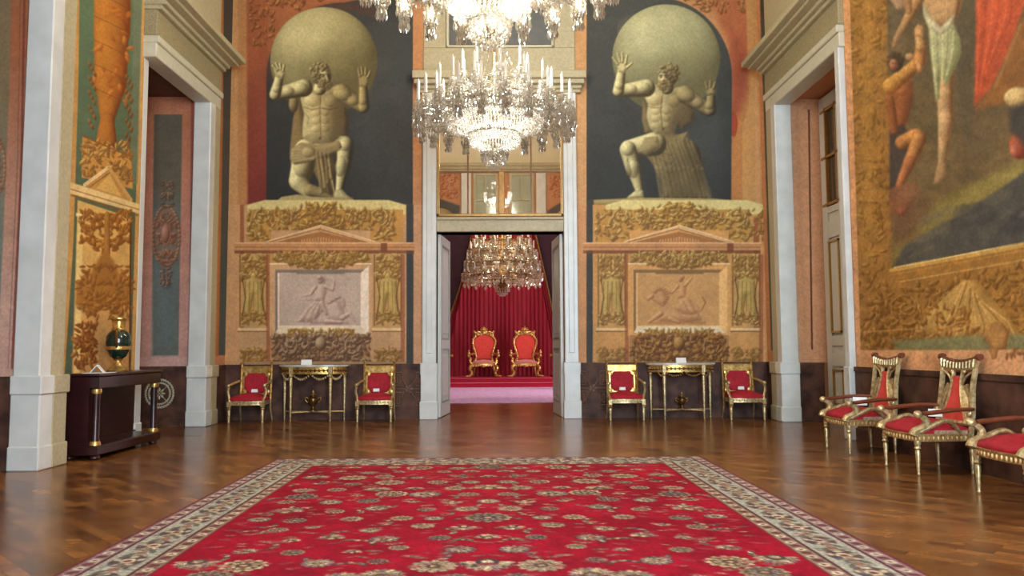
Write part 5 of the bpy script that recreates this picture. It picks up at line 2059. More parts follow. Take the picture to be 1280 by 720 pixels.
# ---------------------------------------------------------------- place cards
def place_card(x, y, z, w, h, rz, label, group=None):
    m = MB()
    d = h * .45
    m.prism([(-d, 0), (0, h), (d, 0), (d - .006, 0), (0, h - .012), (-d + .006, 0)], -w / 2, w / 2, 'x')
    o = m.build('place_card', M_CARD)
    o.location = (x, y, z)
    o.rotation_euler = (0, 0, rz)
    tag(o, label, 'card', group)
    return o


# ---------------------------------------------------------------- gilded armchairs along the far wall
def turned_leg(m, x, y, z1, r=.028):
    m.lathe([(r * .55, 0), (r * .8, .015), (r * .6, .035), (r * .75, .05), (r * 1.05, z1 - .1), (r * .8, z1 - .085), (r * 1.35, z1 - .07), (r * .9, z1 - .055), (r * 1.2, z1 - .045)], (x, y, 0), 12)
    m.box(x - r * 1.15, x + r * 1.15, y - r * 1.15, y + r * 1.15, z1 - .046, z1 + .05, .006)


def make_armchair(name, label, group):
    t = thing(name, label, 'chair', group=group)
    W, D, zr = .29, .25, .30
    seat = [(-W, -D + .03), (-W * .55, -D - .015), (0, -D - .03), (W * .55, -D - .015), (W, -D + .03), (W * .98, 0), (W * .88, D), (0, D + .01), (-W * .88, D), (-W * .98, 0)]
    m = MB()
    inner = [(x * .86, y * .86) for x, y in seat]
    m.ring_prism(seat, inner, zr - .005, zr + .055, 'z')
    m.ring_prism([(x * 1.02, y * 1.02) for x, y in seat], inner, zr - .012, zr + .006, 'z')
    for k in range(14):
        a = -W + 2 * W * (k + .5) / 14
        m.ell((a, -D - .03 + .05 * (a / W) ** 2, zr + .026), (.011, .008, .018), 6, 4)
    m.build('seat_rail', M_GOLD2, t, True, 30)
    MB().cushion([(x * .97, y * .97) for x, y in seat], zr + .045, zr + .105, .075).build('seat_cushion', M_RED, t, True, 60)
    for s in (-1, 1):
        m = MB()
        turned_leg(m, s * (W - .02), -D + .025, zr)
        m.build('leg', M_GOLD2, t, True, 35)
    for s in (-1, 1):
        m = MB()
        m.tube([(s * W * .86, D - .01, zr + .03), (s * W * .87, D + .0, .2), (s * W * .88, D + .03, .1), (s * W * .9, D + .07, 0)], [.02, .02, .018, .014], 4)
        m.build('leg', M_GOLD2, t)
    # back: two posts with finials, tablet crest, corner roundels, lower rail
    lean = .10

    def bk(x, z, dy=0):
        return (x, D - .005 + dy + (z - zr) * lean, z)
    m = MB()
    bw = W * .86
    for s in (-1, 1):
        m.tube([bk(s * bw, zr), bk(s * bw, .6), bk(s * bw, .93)], [.025, .024, .021], 6)
        p = bk(s * bw, .93)
        m.lathe([(.016, 0), (.02, .01), (.01, .02), (.018, .035), (.013, .05), (.003, .062)], p, 8)
        p = bk(s * bw, .66)
        m.lathe([(.02, 0), (.026, .012), (.02, .024)], p, 8)
    z0, z1 = .80, .89
    c1, c2 = bk(0, z0), bk(0, z1)
    m.prism([(c1[1] - .014, z0), (c1[1] + .014, z0), (c2[1] + .016, z1), (c2[1] - .016, z1)], -bw, bw, 'x')
    m.tube([bk(-bw, z1 + .004), bk(bw, z1 + .004)], .013, 6)
    m.tube([bk(-bw, z0), bk(bw, z0)], .01, 6)
    m.tube([bk(-bw, .43), bk(bw, .43)], .014, 6)
    m.build('back_frame', M_GOLD, t, True, 35)
    pw, pz0, pz1 = bw - .055, .455, .785
    cc = .06
    octo = [(-pw + cc, pz0), (pw - cc, pz0), (pw, pz0 + cc), (pw, pz1 - cc), (pw - cc, pz1), (-pw + cc, pz1), (-pw, pz1 - cc), (-pw, pz0 + cc)]
    big = [((x * 1.13), .62 + (z - .62) * 1.09) for x, z in octo]
    m = MB()
    m.ring_prism(big, octo, -.016, .016, 'y')
    for sx in (-1, 1):
        for zz in (pz0 + .022, pz1 - .022):
            m.lathe([(.044, -.014), (.046, 0), (.038, .008), (.012, .012), (.008, .018)], (sx * (pw - .002), -.006, zz), 12, (0, -1, 0))
    sh = Matrix(((1, 0, 0, 0), (0, 1, lean, D - .005 - zr * lean), (0, 0, 1, 0), (0, 0, 0, 1)))
    m.xf(sh)
    m.build('panel_moulding', M_GOLD, t, True, 35)
    m = MB()
    m.prism(octo, -.004, .02, 'y')
    m.prism([(x * .9, .62 + (z - .62) * .93) for x, z in octo], -.022, -.003, 'y')
    m.xf(sh)
    m.build('back_panel', M_RED, t)
    for s in (-1, 1):
        m = MB()
        fx = s * (W - .012)
        p = spline([bk(s * bw, .66, -.01), (s * (W - .012), D - .12, .645), (fx + s * .012, -D + .16, .615), (fx + s * .012, -D + .07, .60)], 5)
        m.tube(p, [.02] * len(p), 6)
        m.ell((fx + s * .012, -D + .05, .602), (.034, .034, .03), 10, 6)
        p = spline([(fx + s * .012, -D + .06, .59), (fx + s * .03, -D + .075, .5), (fx + s * .01, -D + .06, .42), (fx - s * .01, -D + .03, zr + .04)], 5)
        m.tube(p, [.021] * len(p), 6)
        m.build('arm', M_GOLD2, t, True, 40)
    return t


arm0 = make_armchair('armchair', 'gilt armchair with red seat in the far left corner, beside the pale door surround', 'gilt armchairs along the far wall')
spots = [  # front feet middle in the photograph, which armchair it is, label
    (307, 529.0, None),
    (467.5, 529.0, 'gilt armchair with red seat between garlanded console table and doorway, left half of room'),
    (784, 527.0, 'gilt armchair with red seat just right of the central doorway, beside the paler plain console'),
    (935, 526.2, 'gilt armchair with red seat in the far right corner, beside the right door surround'),
]
cards = ['white card on red seat of the armchair in far left corner', 'white card on red seat of armchair left of the doorway',
         'white card on red seat of armchair right of the doorway', 'white card on red seat of the armchair in far right corner']
for i, (x, y, lab) in enumerate(spots):
    p = atY(x, y, 12.80)
    o = arm0 if i == 0 else copy_tree(arm0, label=lab)
    o.location = (p[0], 13.02, 0)
    place_card(p[0] + (.03, -.02, -.02, .0)[i], 13.13, .478, .1, .05, 0, cards[i], 'white cards on the far armchairs')


# ---------------------------------------------------------------- demi-lune console tables
def make_console(label, garland):
    t = thing('console_table', label, 'table', group='gilt console tables against the far wall')
    W, D, H = .575, .40, .925

    def half(w, d, n=18):
        pts = [(-w, 0), (-w, -d * .35)]
        for k in range(1, n):
            a = PI + PI * k / n
            pts.append((w * math.cos(a) * (1 if abs(math.cos(a)) < .98 else 1), -d * .35 + d * .65 * math.sin(a)))
        pts += [(w, -d * .35), (w, 0)]
        return pts
    m = MB()
    m.prism(half(W, D), H - .025, H, 'z')
    m.prism(half(W - .01, D - .01), H - .034, H - .024, 'z')
    m.build('tabletop', M_MARBTOP, t)
    fw, fd = W - .035, D - .035
    h = half(fw, fd, 24)
    m = MB()
    m.prism(h, H - .145, H - .034, 'z')
    m.prism([(x * 1.015, y * 1.015) for x, y in h], H - .152, H - .138, 'z')
    m.prism([(x * 1.015, y * 1.015) for x, y in h], H - .05, H - .034, 'z')
    m.build('frieze', M_GOLD, t, True, 30)
    m = MB()
    front = h[2:-2]
    for (x, y) in front[::1]:
        nx, ny = x / fw, (y + fd * .35) / (fd * .65)
        m.ell((x + nx * .004, y + ny * .006, H - .093), (.018, .012, .026), 6, 4)
        m.ell((x + nx * .008, y + ny * .01, H - .093), (.007, .01, .01), 6, 4)
    m.tube([(x * 1.004, y * 1.006, H - .093) for x, y in front], .01, 6)
    m.build('frieze_ornament', M_BRONZE, t, True)
    legs = [(-.325, -fd * .97), (.325, -fd * .97), (-.5, -.07), (.5, -.07)]
    for (x, y) in legs:
        m = MB()
        m.lathe([(.012, 0), (.018, .02), (.012, .045), (.017, .06), (.03, H - .22), (.022, H - .205), (.034, H - .19), (.03, H - .155)], (x, y, 0), 10)
        m.box(x - .032, x + .032, y - .03, y + .03, H - .158, H - .03, .005)
        m.build('leg', M_GOLD2, t, True, 35)
    m = MB()
    ctr = (0, -.17, .145)
    for (x, y) in legs:
        m.tube(spline([(x, y, .145), (x * .5, (y - .17) * .5 - .03, .15), ctr], 4), .013, 6)
    m.lathe([(.06, 0), (.07, .01), (.05, .022)], (0, -.17, .142), 14)
    m.build('stretcher', M_GOLD2, t, True, 40)
    xs = [-.5, -.31, 0, .31, .5] if garland else [-.42, -.31, 0, .31, .42]
    for a, c in zip(xs[:-1], xs[1:]):
        m = MB()
        n = 9

        def fy(x):
            q = max(-1, min(1, x / fw))
            return -fd * .35 - fd * .65 * math.sqrt(max(0, 1 - q * q)) - .012
        for k in range(n + 1):
            u = k / n
            x = a + (c - a) * u
            z = H - .15 - (.085 if garland else .06) * math.sin(PI * u)
            rr = .014 + .008 * math.sin(PI * u)
            m.ell((x, fy(x), z), (rr, rr, rr), 6, 4)
            m.ell((x + .008, fy(x) - .006, z - .01), (rr * .7, rr * .7, rr * .7), 6, 4)
        m.build('garland', M_GOLD2 if garland else M_BRONZE, t, True)
    return t


con = make_console('gilt half-round console table with pale garland swags, left of the central doorway', True)
p = atY(393, 524, 13.3)
con.location = (p[0] - .0, 13.36, 0)
con2 = make_console('gilt half-round console table with dark swags, right of the central doorway', False)
p2 = atY(851, 522, 13.3)
con2.location = (p2[0], 13.36, 0)
place_card(p[0] - .12, 13.2, .925, .17, .085, .1, 'white folded card standing on the garlanded console, left of doorway')
place_card(p2[0], 13.2, .925, .17, .085, 0, 'white folded card standing on the console right of doorway')


def make_urn(label, x, y, s=1.0):
    t = thing('urn', label, 'urn', (x, y, .166), 0, 'bronze urns under the console tables')
    m = MB()
    m.lathe([(.05 * s, 0), (.05 * s, .012 * s), (.02 * s, .03 * s), (.016 * s, .055 * s), (.05 * s, .085 * s), (.072 * s, .13 * s), (.068 * s, .165 * s), (.035 * s, .19 * s), (.03 * s, .205 * s), (.045 * s, .215 * s)], (0, 0, 0), 18)
    m.build('body', M_BRONZE, t, True, 40)
    m = MB()
    m.lathe([(.043 * s, .212 * s), (.03 * s, .235 * s), (.012 * s, .245 * s), (.016 * s, .262 * s), (.004 * s, .285 * s)], (0, 0, 0), 14)
    m.build('lid', M_GOLD, t, True, 40)
    for q in (-1, 1):
        m = MB()
        m.tube(spline([(q * .06 * s, 0, .16 * s), (q * .1 * s, 0, .185 * s), (q * .105 * s, 0, .145 * s), (q * .07 * s, 0, .11 * s)], 5), .007 * s, 6)
        m.build('handle', M_GOLD, t, True)
    return t


make_urn('bronze two-handled urn on the stretcher under the garlanded console', p[0], 13.19, 1.2)
make_urn('small bronze urn on the stretcher under the console right of doorway', p2[0], 13.19, .95)


# ---------------------------------------------------------------- high-backed armchairs on the right
def make_right_chair(label):
    t = thing('armchair', label, 'chair', group='high-backed gilt armchairs by the right wall')
    W, D, zr = .315, .27, .31
    seat = [(-W, -D), (-W * .5, -D - .03), (0, -D - .04), (W * .5, -D - .03), (W, -D), (W * .97, 0), (W * .9, D), (0, D), (-W * .9, D), (-W * .97, 0)]
    m = MB()
    m.ring_prism(seat, [(x * .86, y * .86) for x, y in seat], zr, zr + .065, 'z')
    m.ring_prism([(x * 1.02, y * 1.02) for x, y in seat], [(x * .9, y * .9) for x, y in seat], zr + .055, zr + .07, 'z')
    n = len(seat)
    for i in range(n):
        a, c = seat[i], seat[(i + 1) % n]
        L = math.hypot(c[0] - a[0], c[1] - a[1])
        for k in range(max(1, int(L / .04))):
            u = (k + .5) / max(1, int(L / .04))
            m.ell((a[0] + (c[0] - a[0]) * u, a[1] + (c[1] - a[1]) * u, zr + .028), (.014, .014, .024), 6, 4)
    m.build('seat_rail', M_GOLDRAIL, t, True, 35)
    MB().cushion([(x * .98, y * .98) for x, y in seat], zr + .06, zr + .115, .085).build('seat_cushion', M_RED, t, True, 60)
    for s in (-1, 1):
        m = MB()
        m.prism([(s * W * .9 - .02, -.1), (s * W * .9 + .02, -.1), (s * W * .88 + .02, D * .8), (s * W * .88 - .02, D * .8)], zr + .066, zr + .1, 'z')
        m.build('worn_edge', M_SEATEDGE, t)
    for (x, y, k) in ((-W + .02, -D + .01, 0), (W - .02, -D + .01, 0), (-W * .88, D - .01, 1), (W * .88, D - .01, 1)):
        m = MB()
        m.lathe([(.01, 0), (.016, .015), (.011, .03), (.014, .05), (.024, zr - .09), (.018, zr - .075), (.03, zr - .06), (.022, zr - .04), (.03, zr - .02), (.03, zr + .01)], (x, y, 0), 12)
        m.build('leg', M_GOLD2, t, True, 35)
    # raked back with concave crest
    lean = .14
    sh = Matrix(((1, 0, 0, 0), (0, 1, lean, D - .02 - zr * lean), (0, 0, 1, 0), (0, 0, 0, 1)))
    for s in (-1, 1):
        m = MB()
        m.tube(spline([(s * W * .88, 0, zr + .02), (s * W * .86, .004, .55), (s * W * .80, -.004, .8), (s * W * .84, 0, .98)], 5), [.028] * 15 + [.024], 6)
        m.ell((s * W * .86, -.03, .56), (.03, .026, .036), 8, 6)
        m.xf(sh)
        m.build('back_stile', M_GOLD2, t, True, 40)
    m = MB()
    N = 12
    top, bot = [], []
    for k in range(N + 1):
        u = -1 + 2 * k / N
        x = u * (W * .95)
        top.append((x, .0, 1.035 + .05 * u * u))
        bot.append((x * .93, 0, .955 + .02 * u * u))
    for k in range(N):
        m.add([(top[k][0], -.02, top[k][2]), (top[k + 1][0], -.02, top[k + 1][2]), (bot[k + 1][0], -.016, bot[k + 1][2]), (bot[k][0], -.016, bot[k][2]),
               (top[k][0], .02, top[k][2]), (top[k + 1][0], .02, top[k + 1][2]), (bot[k + 1][0], .016, bot[k + 1][2]), (bot[k][0], .016, bot[k][2])],
              [(0, 1, 2, 3), (4, 7, 6, 5), (0, 4, 5, 1), (3, 2, 6, 7), (0, 3, 7, 4), (1, 5, 6, 2)])
    for k in range(11):
        u = -.9 + 1.8 * k / 10
        m.tube([(u * W * .9, -.026, .975 + .02 * u * u), (u * W * .93, -.028, 1.03 + .045 * u * u)], [.011, .014], 5)
    m.xf(sh)
    m.build('crest_rail', M_GOLD2, t, True, 40)
    m = MB()
    m.tube([(p[0], -.004, p[2] + .008) for p in top], .016, 6)
    for s in (-1, 1):
        m.lathe([(.03, -.03), (.034, 0), (.03, .03)], (s * W * .95, 0, 1.085), 12, (1, 0, 0))
    for k in range(9):
        u = -.85 + 1.7 * k / 8
        m.ell((u * W * .95, -.014, 1.034 + .05 * u * u), (.014, .012, .02), 6, 4)
    m.xf(sh)
    m.build('crest_moulding', M_WOODARM, t, True, 40)
    # lyre-shaped splat with a red centre panel
    m = MB()
    for s in (-1, 1):
        p = spline([(s * .08, 0, .955), (s * .07, -.004, .86), (s * .1, -.006, .7), (s * .16, -.006, .56), (s * .19, 0, .46)], 5)
        m.tube(p, [.022] * len(p), 6, flat=.6)
        p = spline([(s * W * .8, 0, .955), (s * .14, -.004, .9), (s * .085, -.004, .82)], 5)
        m.tube(p, .012, 6)
        m.lathe([(.02, -.01), (.022, 0), (.012, .008)], (s * .1, -.01, .94), 10, (0, -1, 0))
    m.tube([(-.26, 0, .46), (.26, 0, .46)], .024, 6)
    for s in (-1, 1):
        m.prism([(s * .075, .80), (s * .10, .7), (s * .16, .56), (s * .19, .46), (s * .262, .46), (s * .258, .60), (s * .235, .72), (s * .16, .83)], -.008, .01, 'y')
        for k in range(3):
            m.tube([(s * (.105 + k * .032), -.012, .79 - k * .03), (s * (.15 + k * .035), -.012, .63), (s * (.205 + k * .018), -.012, .48)], .012, 5)
    m.xf(sh)
    m.build('splat', M_GOLD2, t, True, 40)
    m = MB()
    m.prism([(-.07, .90), (-.055, .84), (-.09, .7), (-.15, .56), (-.17, .48), (.17, .48), (.15, .56), (.09, .7), (.055, .84), (.07, .90)], -.012, .014, 'y')
    m.xf(sh)
    m.build('back_panel', M_REDTH, t)
    # arms
    for s in (-1, 1):
        a = thing('arm', None, None)
        a.parent = t
        m = MB()
        yb = D - .02 + (.6 - zr) * lean
        p = spline([(s * W * .86, yb, .60), (s * (W + .01), .1, .60), (s * (W + .025), -D + .12, .575), (s * (W + .025), -D + .04, .565)], 6)
        m.tube(p, [.027] * (len(p) - 1) + [.03], 8, flat=.8)
        m.build('arm_rest', M_WOODARM, a, True)
        m = MB()
        m.ell((s * (W + .025), -D + .0, .565), (.034, .04, .034), 12, 8)
        p = spline([(s * (W + .025), -D + .03, .55), (s * (W + .02), -D + .08, .5), (s * (W + .005), -D + .06, .44), (s * (W - .005), -D - .01, .405), (s * (W - .01), -D - .03, .37)], 6)
        m.tube(p, [.028 + .018 * i / len(p) for i in range(len(p))], 8)
        m.ell((s * (W - .006), -D - .02, .395), (.034, .036, .034), 10, 6)
        p = spline([(s * (W + .0), -D + .02, .40), (s * (W + .015), -D + .16, .47), (s * (W + .01), .0, .50), (s * (W - .01), .1, .44), (s * (W - .02), .14, .39)], 5)
        m.tube(p, [.04 - .02 * i / len(p) for i in range(len(p))], 8, flat=.7)
        m.build('arm_support', M_GOLD2, a, True)
    return t


rch = make_right_chair('high-backed gilt armchair with crimson seat, standing closest to the right side doorway')
labs = [None, 'high-backed gilt armchair with crimson seat, middle one of three under the wall painting', 'high-backed gilt armchair cut off by the right edge of the photo']
for i, (yc, xc) in enumerate(((9.02, 4.06), (7.6, 4.07), (6.12, 4.1))):
    o = rch if i == 0 else copy_tree(rch, label=labs[i])
    o.location = (xc, yc, 0)
    o.rotation_euler = (0, 0, -PI / 2 + .02)
place_card(4.12, 9.12, .511, .15, .09, -.5, 'white card on seat of the armchair closest to the right side doorway')
place_card(4.18, 7.64, .511, .12, .07, -.5, 'white card on seat of the middle armchair under the wall painting')

# ---------------------------------------------------------------- mahogany console on the left
t = thing('console_table', 'dark mahogany console with gilt capped columns against the left wall', 'table', (-4.62, 9.42, 0))
x0, x1 = -.19, .2
y0, y1 = -.78, .78
m = MB()
m.box(x0, x1 + .02, y0 - .02, y1 + .02, .905, .935, .008)
m.build('tabletop', M_MAHOG, t)
m = MB()
m.box(x0, x1, y0, y1, .77, .906, .01)
m.build('frieze', M_MAHOG, t)
m = MB()
m.box(x0, x0 + .05, y0 + .02, y1 - .02, .15, .78)
m.box(x0, x1 - .1, y0 + .0, y0 + .04, .15, .78)
m.build('back_panel', M_MAHOG, t)
m = MB()
m.box(x0, x1 + .01, y0 - .01, y1 + .01, .05, .155, .012)
m.build('plinth', M_MAHOG, t)
for yy in (y0 + .07, y1 - .07):
    cl = thing('column', None, None)
    cl.parent = t
    MB().lathe([(.05, .15), (.05, .2), (.042, .23), (.038, .7), (.046, .77)], (x1 - .055, yy, 0), 18).build('shaft', M_MAHOG, cl, True, 40)
    MB().lathe([(.05, .0), (.056, .03), (.05, .055)], (x1 - .055, yy, .715), 18).build('capital', M_GOLD, cl, True, 40)
    MB().lathe([(.06, .0), (.06, .02), (.05, .045)], (x1 - .055, yy, .156), 18).build('base_ring', M_GOLD, cl, True, 40)
for xx in (x0 + .06, x1 - .055):
    for yy in (y0 + .07, y1 - .07):
        MB().lathe([(.04, 0), (.055, .02), (.05, .045), (.04, .055)], (xx, yy, 0), 12).build('foot', M_MAHOG, t, True, 40)

# vase on it
vx = -4.62
pv = atX(147, 462, vx)
t = thing('vase', 'dark green vase with gilt neck and foot standing on mahogany console', 'vase', (vx, pv[1], .935))
MB().lathe([(.115, 0), (.12, .02), (.1, .04), (.07, .06), (.045, .1), (.04, .13), (.055, .15)], (0, 0, 0), 24).build('foot', M_GOLD, t, True, 40)
MB().lathe([(.05, .15), (.09, .18), (.125, .25), (.14, .34), (.135, .42), (.105, .47), (.075, .49)], (0, 0, 0), 28).build('body', M_GREEN, t, True, 50)
MB().lathe([(.142, .26), (.146, .28), (.142, .3)], (0, 0, 0), 28).build('gilt_band', M_GOLD, t, True, 40)
m = MB()
m.lathe([(.074, .485), (.08, .5), (.07, .52), (.075, .6), (.1, .625), (.1, .64), (.02, .64)], (0, 0, 0), 24)
m.build('gilt_neck', M_GOLD, t, True, 40)
for s in (-1, 1):
    m = MB()
    m.tube(spline([(s * .11, 0, .44), (s * .17, 0, .5), (s * .2, 0, .42), (s * .18, 0, .33), (s * .135, 0, .29)], 6), .014, 8)
    o = m.build('handle', M_BRONZE, t, True)
    o.rotation_euler = (0, 0, 1.9)
# sheet and folded sign
pn = atX(130, 467, -4.5)
m = MB()
m.box(-.11, .11, -.16, .16, 0, .006)
o = m.build('paper_sheet', M_CARD)
o.location = (-4.53, 8.86, .936)
tag(o, 'white sheet lying on the mahogany console under the folded sign', 'paper')
m = MB()
m.prism([(-.07, 0), (0, .085), (.07, 0), (.062, 0), (0, .075), (-.062, 0)], -.09, .09, 'y')
o = m.build('folded_sign', M_CARD)
o.location = (-4.56, 8.88, .9425)
o.rotation_euler = (0, 0, .35)
tag(o, 'white folded sign standing on a sheet on the mahogany console', 'sign')

# ---------------------------------------------------------------- throne room
t = thing('dais', 'two crimson carpeted steps under the thrones', 'steps', (-.15, 24.4, 0))
m = MB()
m.box(-2.6, 2.6, -.95, 1.4, 0, .155, .015)
m.build('lower_step', M_DAIS, t)
m = MB()
m.box(-1.62, 1.62, -.6, 1.35, .155, .275, .015)
m.build('upper_step', M_DAIS, t)
m = MB()
m.box(-2.62, 2.62, -.97, -.94, .135, .16)
m.box(-1.64, 1.64, -.62, -.585, .262, .28)
m.build('step_edge', mat('worn pink step edge', (206, 96, 116), .9), t)

m = MB()
m.box(-3.4, 3.4, 0, 6.4, .0, .012)
o = m.build('carpet', M_VIOLET)
o.location = (-.1, 17.05, 0.001)
tag(o, 'lilac and rose carpet on throne room floor before the dais', 'carpet')


def curtain(name, label, cat, pts_l, pts_r, y, z0, z1, nx, nz, amp, folds, m, thick=.03, group=None, seedp=0.0):
    """pleated cloth between two edge curves x(z)"""
    v, f = [], []
    for side in (0, 1):
        for j in range(nz + 1):
            s = j / nz
            z = z0 + (z1 - z0) * s
            xl, xr = np.interp(s, *pts_l), np.interp(s, *pts_r)
            for i in range(nx + 1):
                u = i / nx
                w = amp * math.sin(u * folds * 2 * PI + seedp + .5 * math.sin(s * 3)) + amp * .35 * math.sin(u * folds * 4.6 * PI + 1.3)
                v.append((xl + (xr - xl) * u, y + w + side * thick, z))
    n1 = (nx + 1) * (nz + 1)
    for j in range(nz):
        for i in range(nx):
            a = j * (nx + 1) + i
            q = (a, a + 1, a + nx + 2, a + nx + 1)
            f.append(q)
            f.append(tuple(n1 + k for k in q[::-1]))
    for j in range(nz):
        for e in (0, nx):
            a = j * (nx + 1) + e
            f.append((a, a + nx + 1, n1 + a + nx + 1, n1 + a))
    for i in range(nx):
        for e in (0, nz):
            a = e * (nx + 1) + i
            f.append((a, a + 1, n1 + a + 1, n1 + a))
    mb = MB().add(v, f)
    return mb


m = MB()
nx, nz = 260, 8
cv, cf = [], []
for side in (0, 1):
    for j in range(nz + 1):
        for i in range(nx + 1):
            x = -1.95 + 3.7 * i / nx
            zt2 = 5.3 if -.95 < x < .85 else (5.3 - (-.95 - x) / 1.0 * 5.0 if x < -.95 else 5.3 - (x - .85) / .9 * 5.0)
            zt2 = max(zt2, .34)
            w_ = .026 * math.sin(i / nx * 27 * 2 * PI + .3 * math.sin(i * .11)) + .01 * math.sin(i / nx * 61 * PI + 1)
            cv.append((x, 25.55 + w_ + side * .02, .282 + (zt2 - .282) * j / nz))
n1 = (nx + 1) * (nz + 1)
for j in range(nz):
    for i in range(nx):
        k = j * (nx + 1) + i
        q4 = (k, k + 1, k + nx + 2, k + nx + 1)
        cf.append(q4)
        cf.append(tuple(n1 + z for z in q4[::-1]))
for i in range(nx):
    for k in (i, nz * (nx + 1) + i):
        cf.append((k, k + 1, n1 + k + 1, n1 + k))
m.add(cv, cf)
o = m.build('curtain', M_CURT, smooth=True, angle=80)
tag(o, 'pleated crimson curtain hanging behind the two thrones', 'curtain')


def side_drape(label, sgn):
    t = thing('canopy_drape', label, 'drape', (0, 25.9 if sgn > 0 else 25.9, 0), 0, 'side drapes of the throne canopy')
    pl = ([0, .3, .62, 1], [1.95, 1.92, 1.45, .95]) if sgn > 0 else ([0, .3, .62, 1], [-2.12, -2.0, -1.42, -.98])
    pr = ([0, .3, .62, 1], [2.5, 2.3, 1.72, 1.12]) if sgn > 0 else ([0, .3, .62, 1], [-1.72, -1.6, -1.2, -.86])
    if sgn > 0:
        pl, pr = ([0, .3, .62, 1], [1.6, 1.5, 1.2, .85]), ([0, .3, .62, 1], [1.9, 1.75, 1.42, .98])
    m = curtain('', '', '', pl, pr, 0, .02, 5.3, 18, 16, .03, 2.5, None)
    m.build('cloth', M_CURT, t, True, 80)
    e = pl if sgn < 0 else pr
    pts = [(np.interp(s, *e), -.02, .02 + 5.28 * s) for s in np.linspace(0, 1, 20)]
    MB().tube(pts, .03, 6).build('gold_fringe', M_GOLD, t, True)
    return t


side_drape('crimson side drape with gold edge hanging left of the thrones', -1)
side_drape('crimson side drape with gold edge hanging right of the thrones', 1)


def make_throne(label):
    t = thing('throne', label, 'throne', group='gilded thrones on the dais')
    W, D, zs = .36, .32, .42
    seat = [(-W, -D), (-W * .5, -D - .04), (0, -D - .05), (W * .5, -D - .04), (W, -D), (W * .95, 0), (W * .8, D), (-W * .8, D), (-W * .95, 0)]
    m = MB()
    m.ring_prism(seat, [(x * .85, y * .85) for x, y in seat], zs - .07, zs, 'z')
    for k in range(9):
        x = -W * .85 + 1.7 * W * k / 8
        m.ell((x, -D - .04 + .03 * (x / W) ** 2, zs - .07), (.034, .02, .03), 8, 5)
    m.ell((0, -D - .05, zs - .075), (.07, .03, .05), 10, 6)
    m.build('seat_rail', M_GOLD, t, True, 40)
    MB().cushion(seat, zs - .01, zs + .06, .06).build('seat_cushion', M_PINKSEAT, t, True, 60)
    for sx in (-1, 1):
        m = MB()
        p = spline([(sx * (W - .02), -D + .01, zs - .04), (sx * (W + .06), -D - .05, zs - .14), (sx * (W - .0), -D - .01, .14), (sx * (W + .05), -D - .06, .05), (sx * (W + .14), -D - .1, .03)], 6)
        m.tube(p, [.055 - .02 * i / len(p) for i in range(len(p))], 8)
        m.ell((sx * (W + .15), -D - .1, .035), (.055, .05, .035), 10, 6)
        m.ell((sx * (W + .03), -D - .02, zs - .1), (.06, .05, .07), 10, 6)
        m.build('leg', M_GOLD, t, True)
        m = MB()
        p = spline([(sx * W * .8, D, zs - .04), (sx * (W * .85), D + .03, .2), (sx * W * .95, D + .08, .02)], 5)
        m.tube(p, [.04] * len(p), 6)
        m.build('leg', M_GOLD, t, True)
        m = MB()
        p = spline([(sx * .27, D - .02, .72), (sx * (W + .03), .12, .70), (sx * (W + .09), -.12, .68), (sx * (W + .1), -D + .06, .66)], 6)
        m.tube(p, [.034] * len(p), 8)
        m.ell((sx * (W + .1), -D + .04, .66), (.05, .06, .05), 10, 6)
        p = spline([(sx * (W + .1), -D + .06, .65), (sx * (W + .03), -D + .1, .56), (sx * (W + .05), -D + .04, .48), (sx * (W - .01), -D + .0, .4)], 6)
        m.tube(p, [.04] * len(p), 8)
        m.ell((sx * (W + .09), -D + .02, .74), (.05, .05, .07), 10, 6)
        m.ell((sx * (W + .09), -D + .0, .81), (.032, .04, .035), 8, 6)
        m.build('arm', M_GOLD, t, True)
    sh = Matrix(((1, 0, 0, 0), (0, 1, .12, D - .02 - zs * .12), (0, 0, 1, 0), (0, 0, 0, 1)))
    out = [(.27, .5), (.24, .6), (.27, .78), (.33, .95), (.345, 1.1), (.30, 1.22), (.2, 1.3), (.08, 1.335)]
    pts = [(x, z) for x, z in out] + [(-x, z) for x, z in out[::-1]]
    path = spline([(x, 0, z) for x, z in pts], 4)
    m = MB()
    m.prism([(p[0] * .93, .52 + (p[2] - .52) * .97) for p in path], -.02, .03, 'y')
    m.prism([(p[0] * .8, .58 + (p[2] - .52) * .88) for p in path], -.05, -.015, 'y')
    m.xf(sh)
    m.build('back_panel', M_REDTH, t)
    m = MB()
    m.tube(path, .042, 8, closed=True, flat=.8)
    rs = random.Random(4)
    for k in range(0, len(path), 2):
        p = path[k]
        m.ell((p[0] * 1.04, -.03, p[2]), (rs.uniform(.03, .05), .03, rs.uniform(.03, .055)), 8, 5)
    m.xf(sh)
    m.build('back_frame', M_GOLD, t, True)
    m = MB()
    m.ell((0, -.02, 1.40), (.12, .05, .1), 14, 8)
    for s in (-1, 1):
        m.tube(spline([(s * .05, -.02, 1.34), (s * .16, -.03, 1.40), (s * .24, -.03, 1.36), (s * .28, -.02, 1.28)], 5), [.035] * 16, 8)
        m.ell((s * .26, -.03, 1.36), (.06, .04, .05), 10, 6)
        m.ell((s * .30, -.03, 1.41), (.035, .03, .04), 8, 6)
        m.ell((s * .2, -.04, 1.32), (.05, .04, .06), 8, 6)
    for k in range(7):
        a = PI * (k + .5) / 7
        m.ell((.1 * math.cos(a), -.02, 1.46 + .06 * math.sin(a)), (.026, .03, .03), 8, 5)
    m.lathe([(.075, 1.44), (.085, 1.47), (.06, 1.52), (.02, 1.55), (.012, 1.58), (.003, 1.6)], (0, -.01, 0), 12)
    m.xf(sh)
    m.build('crown_crest', M_GOLD, t, True)
    return t


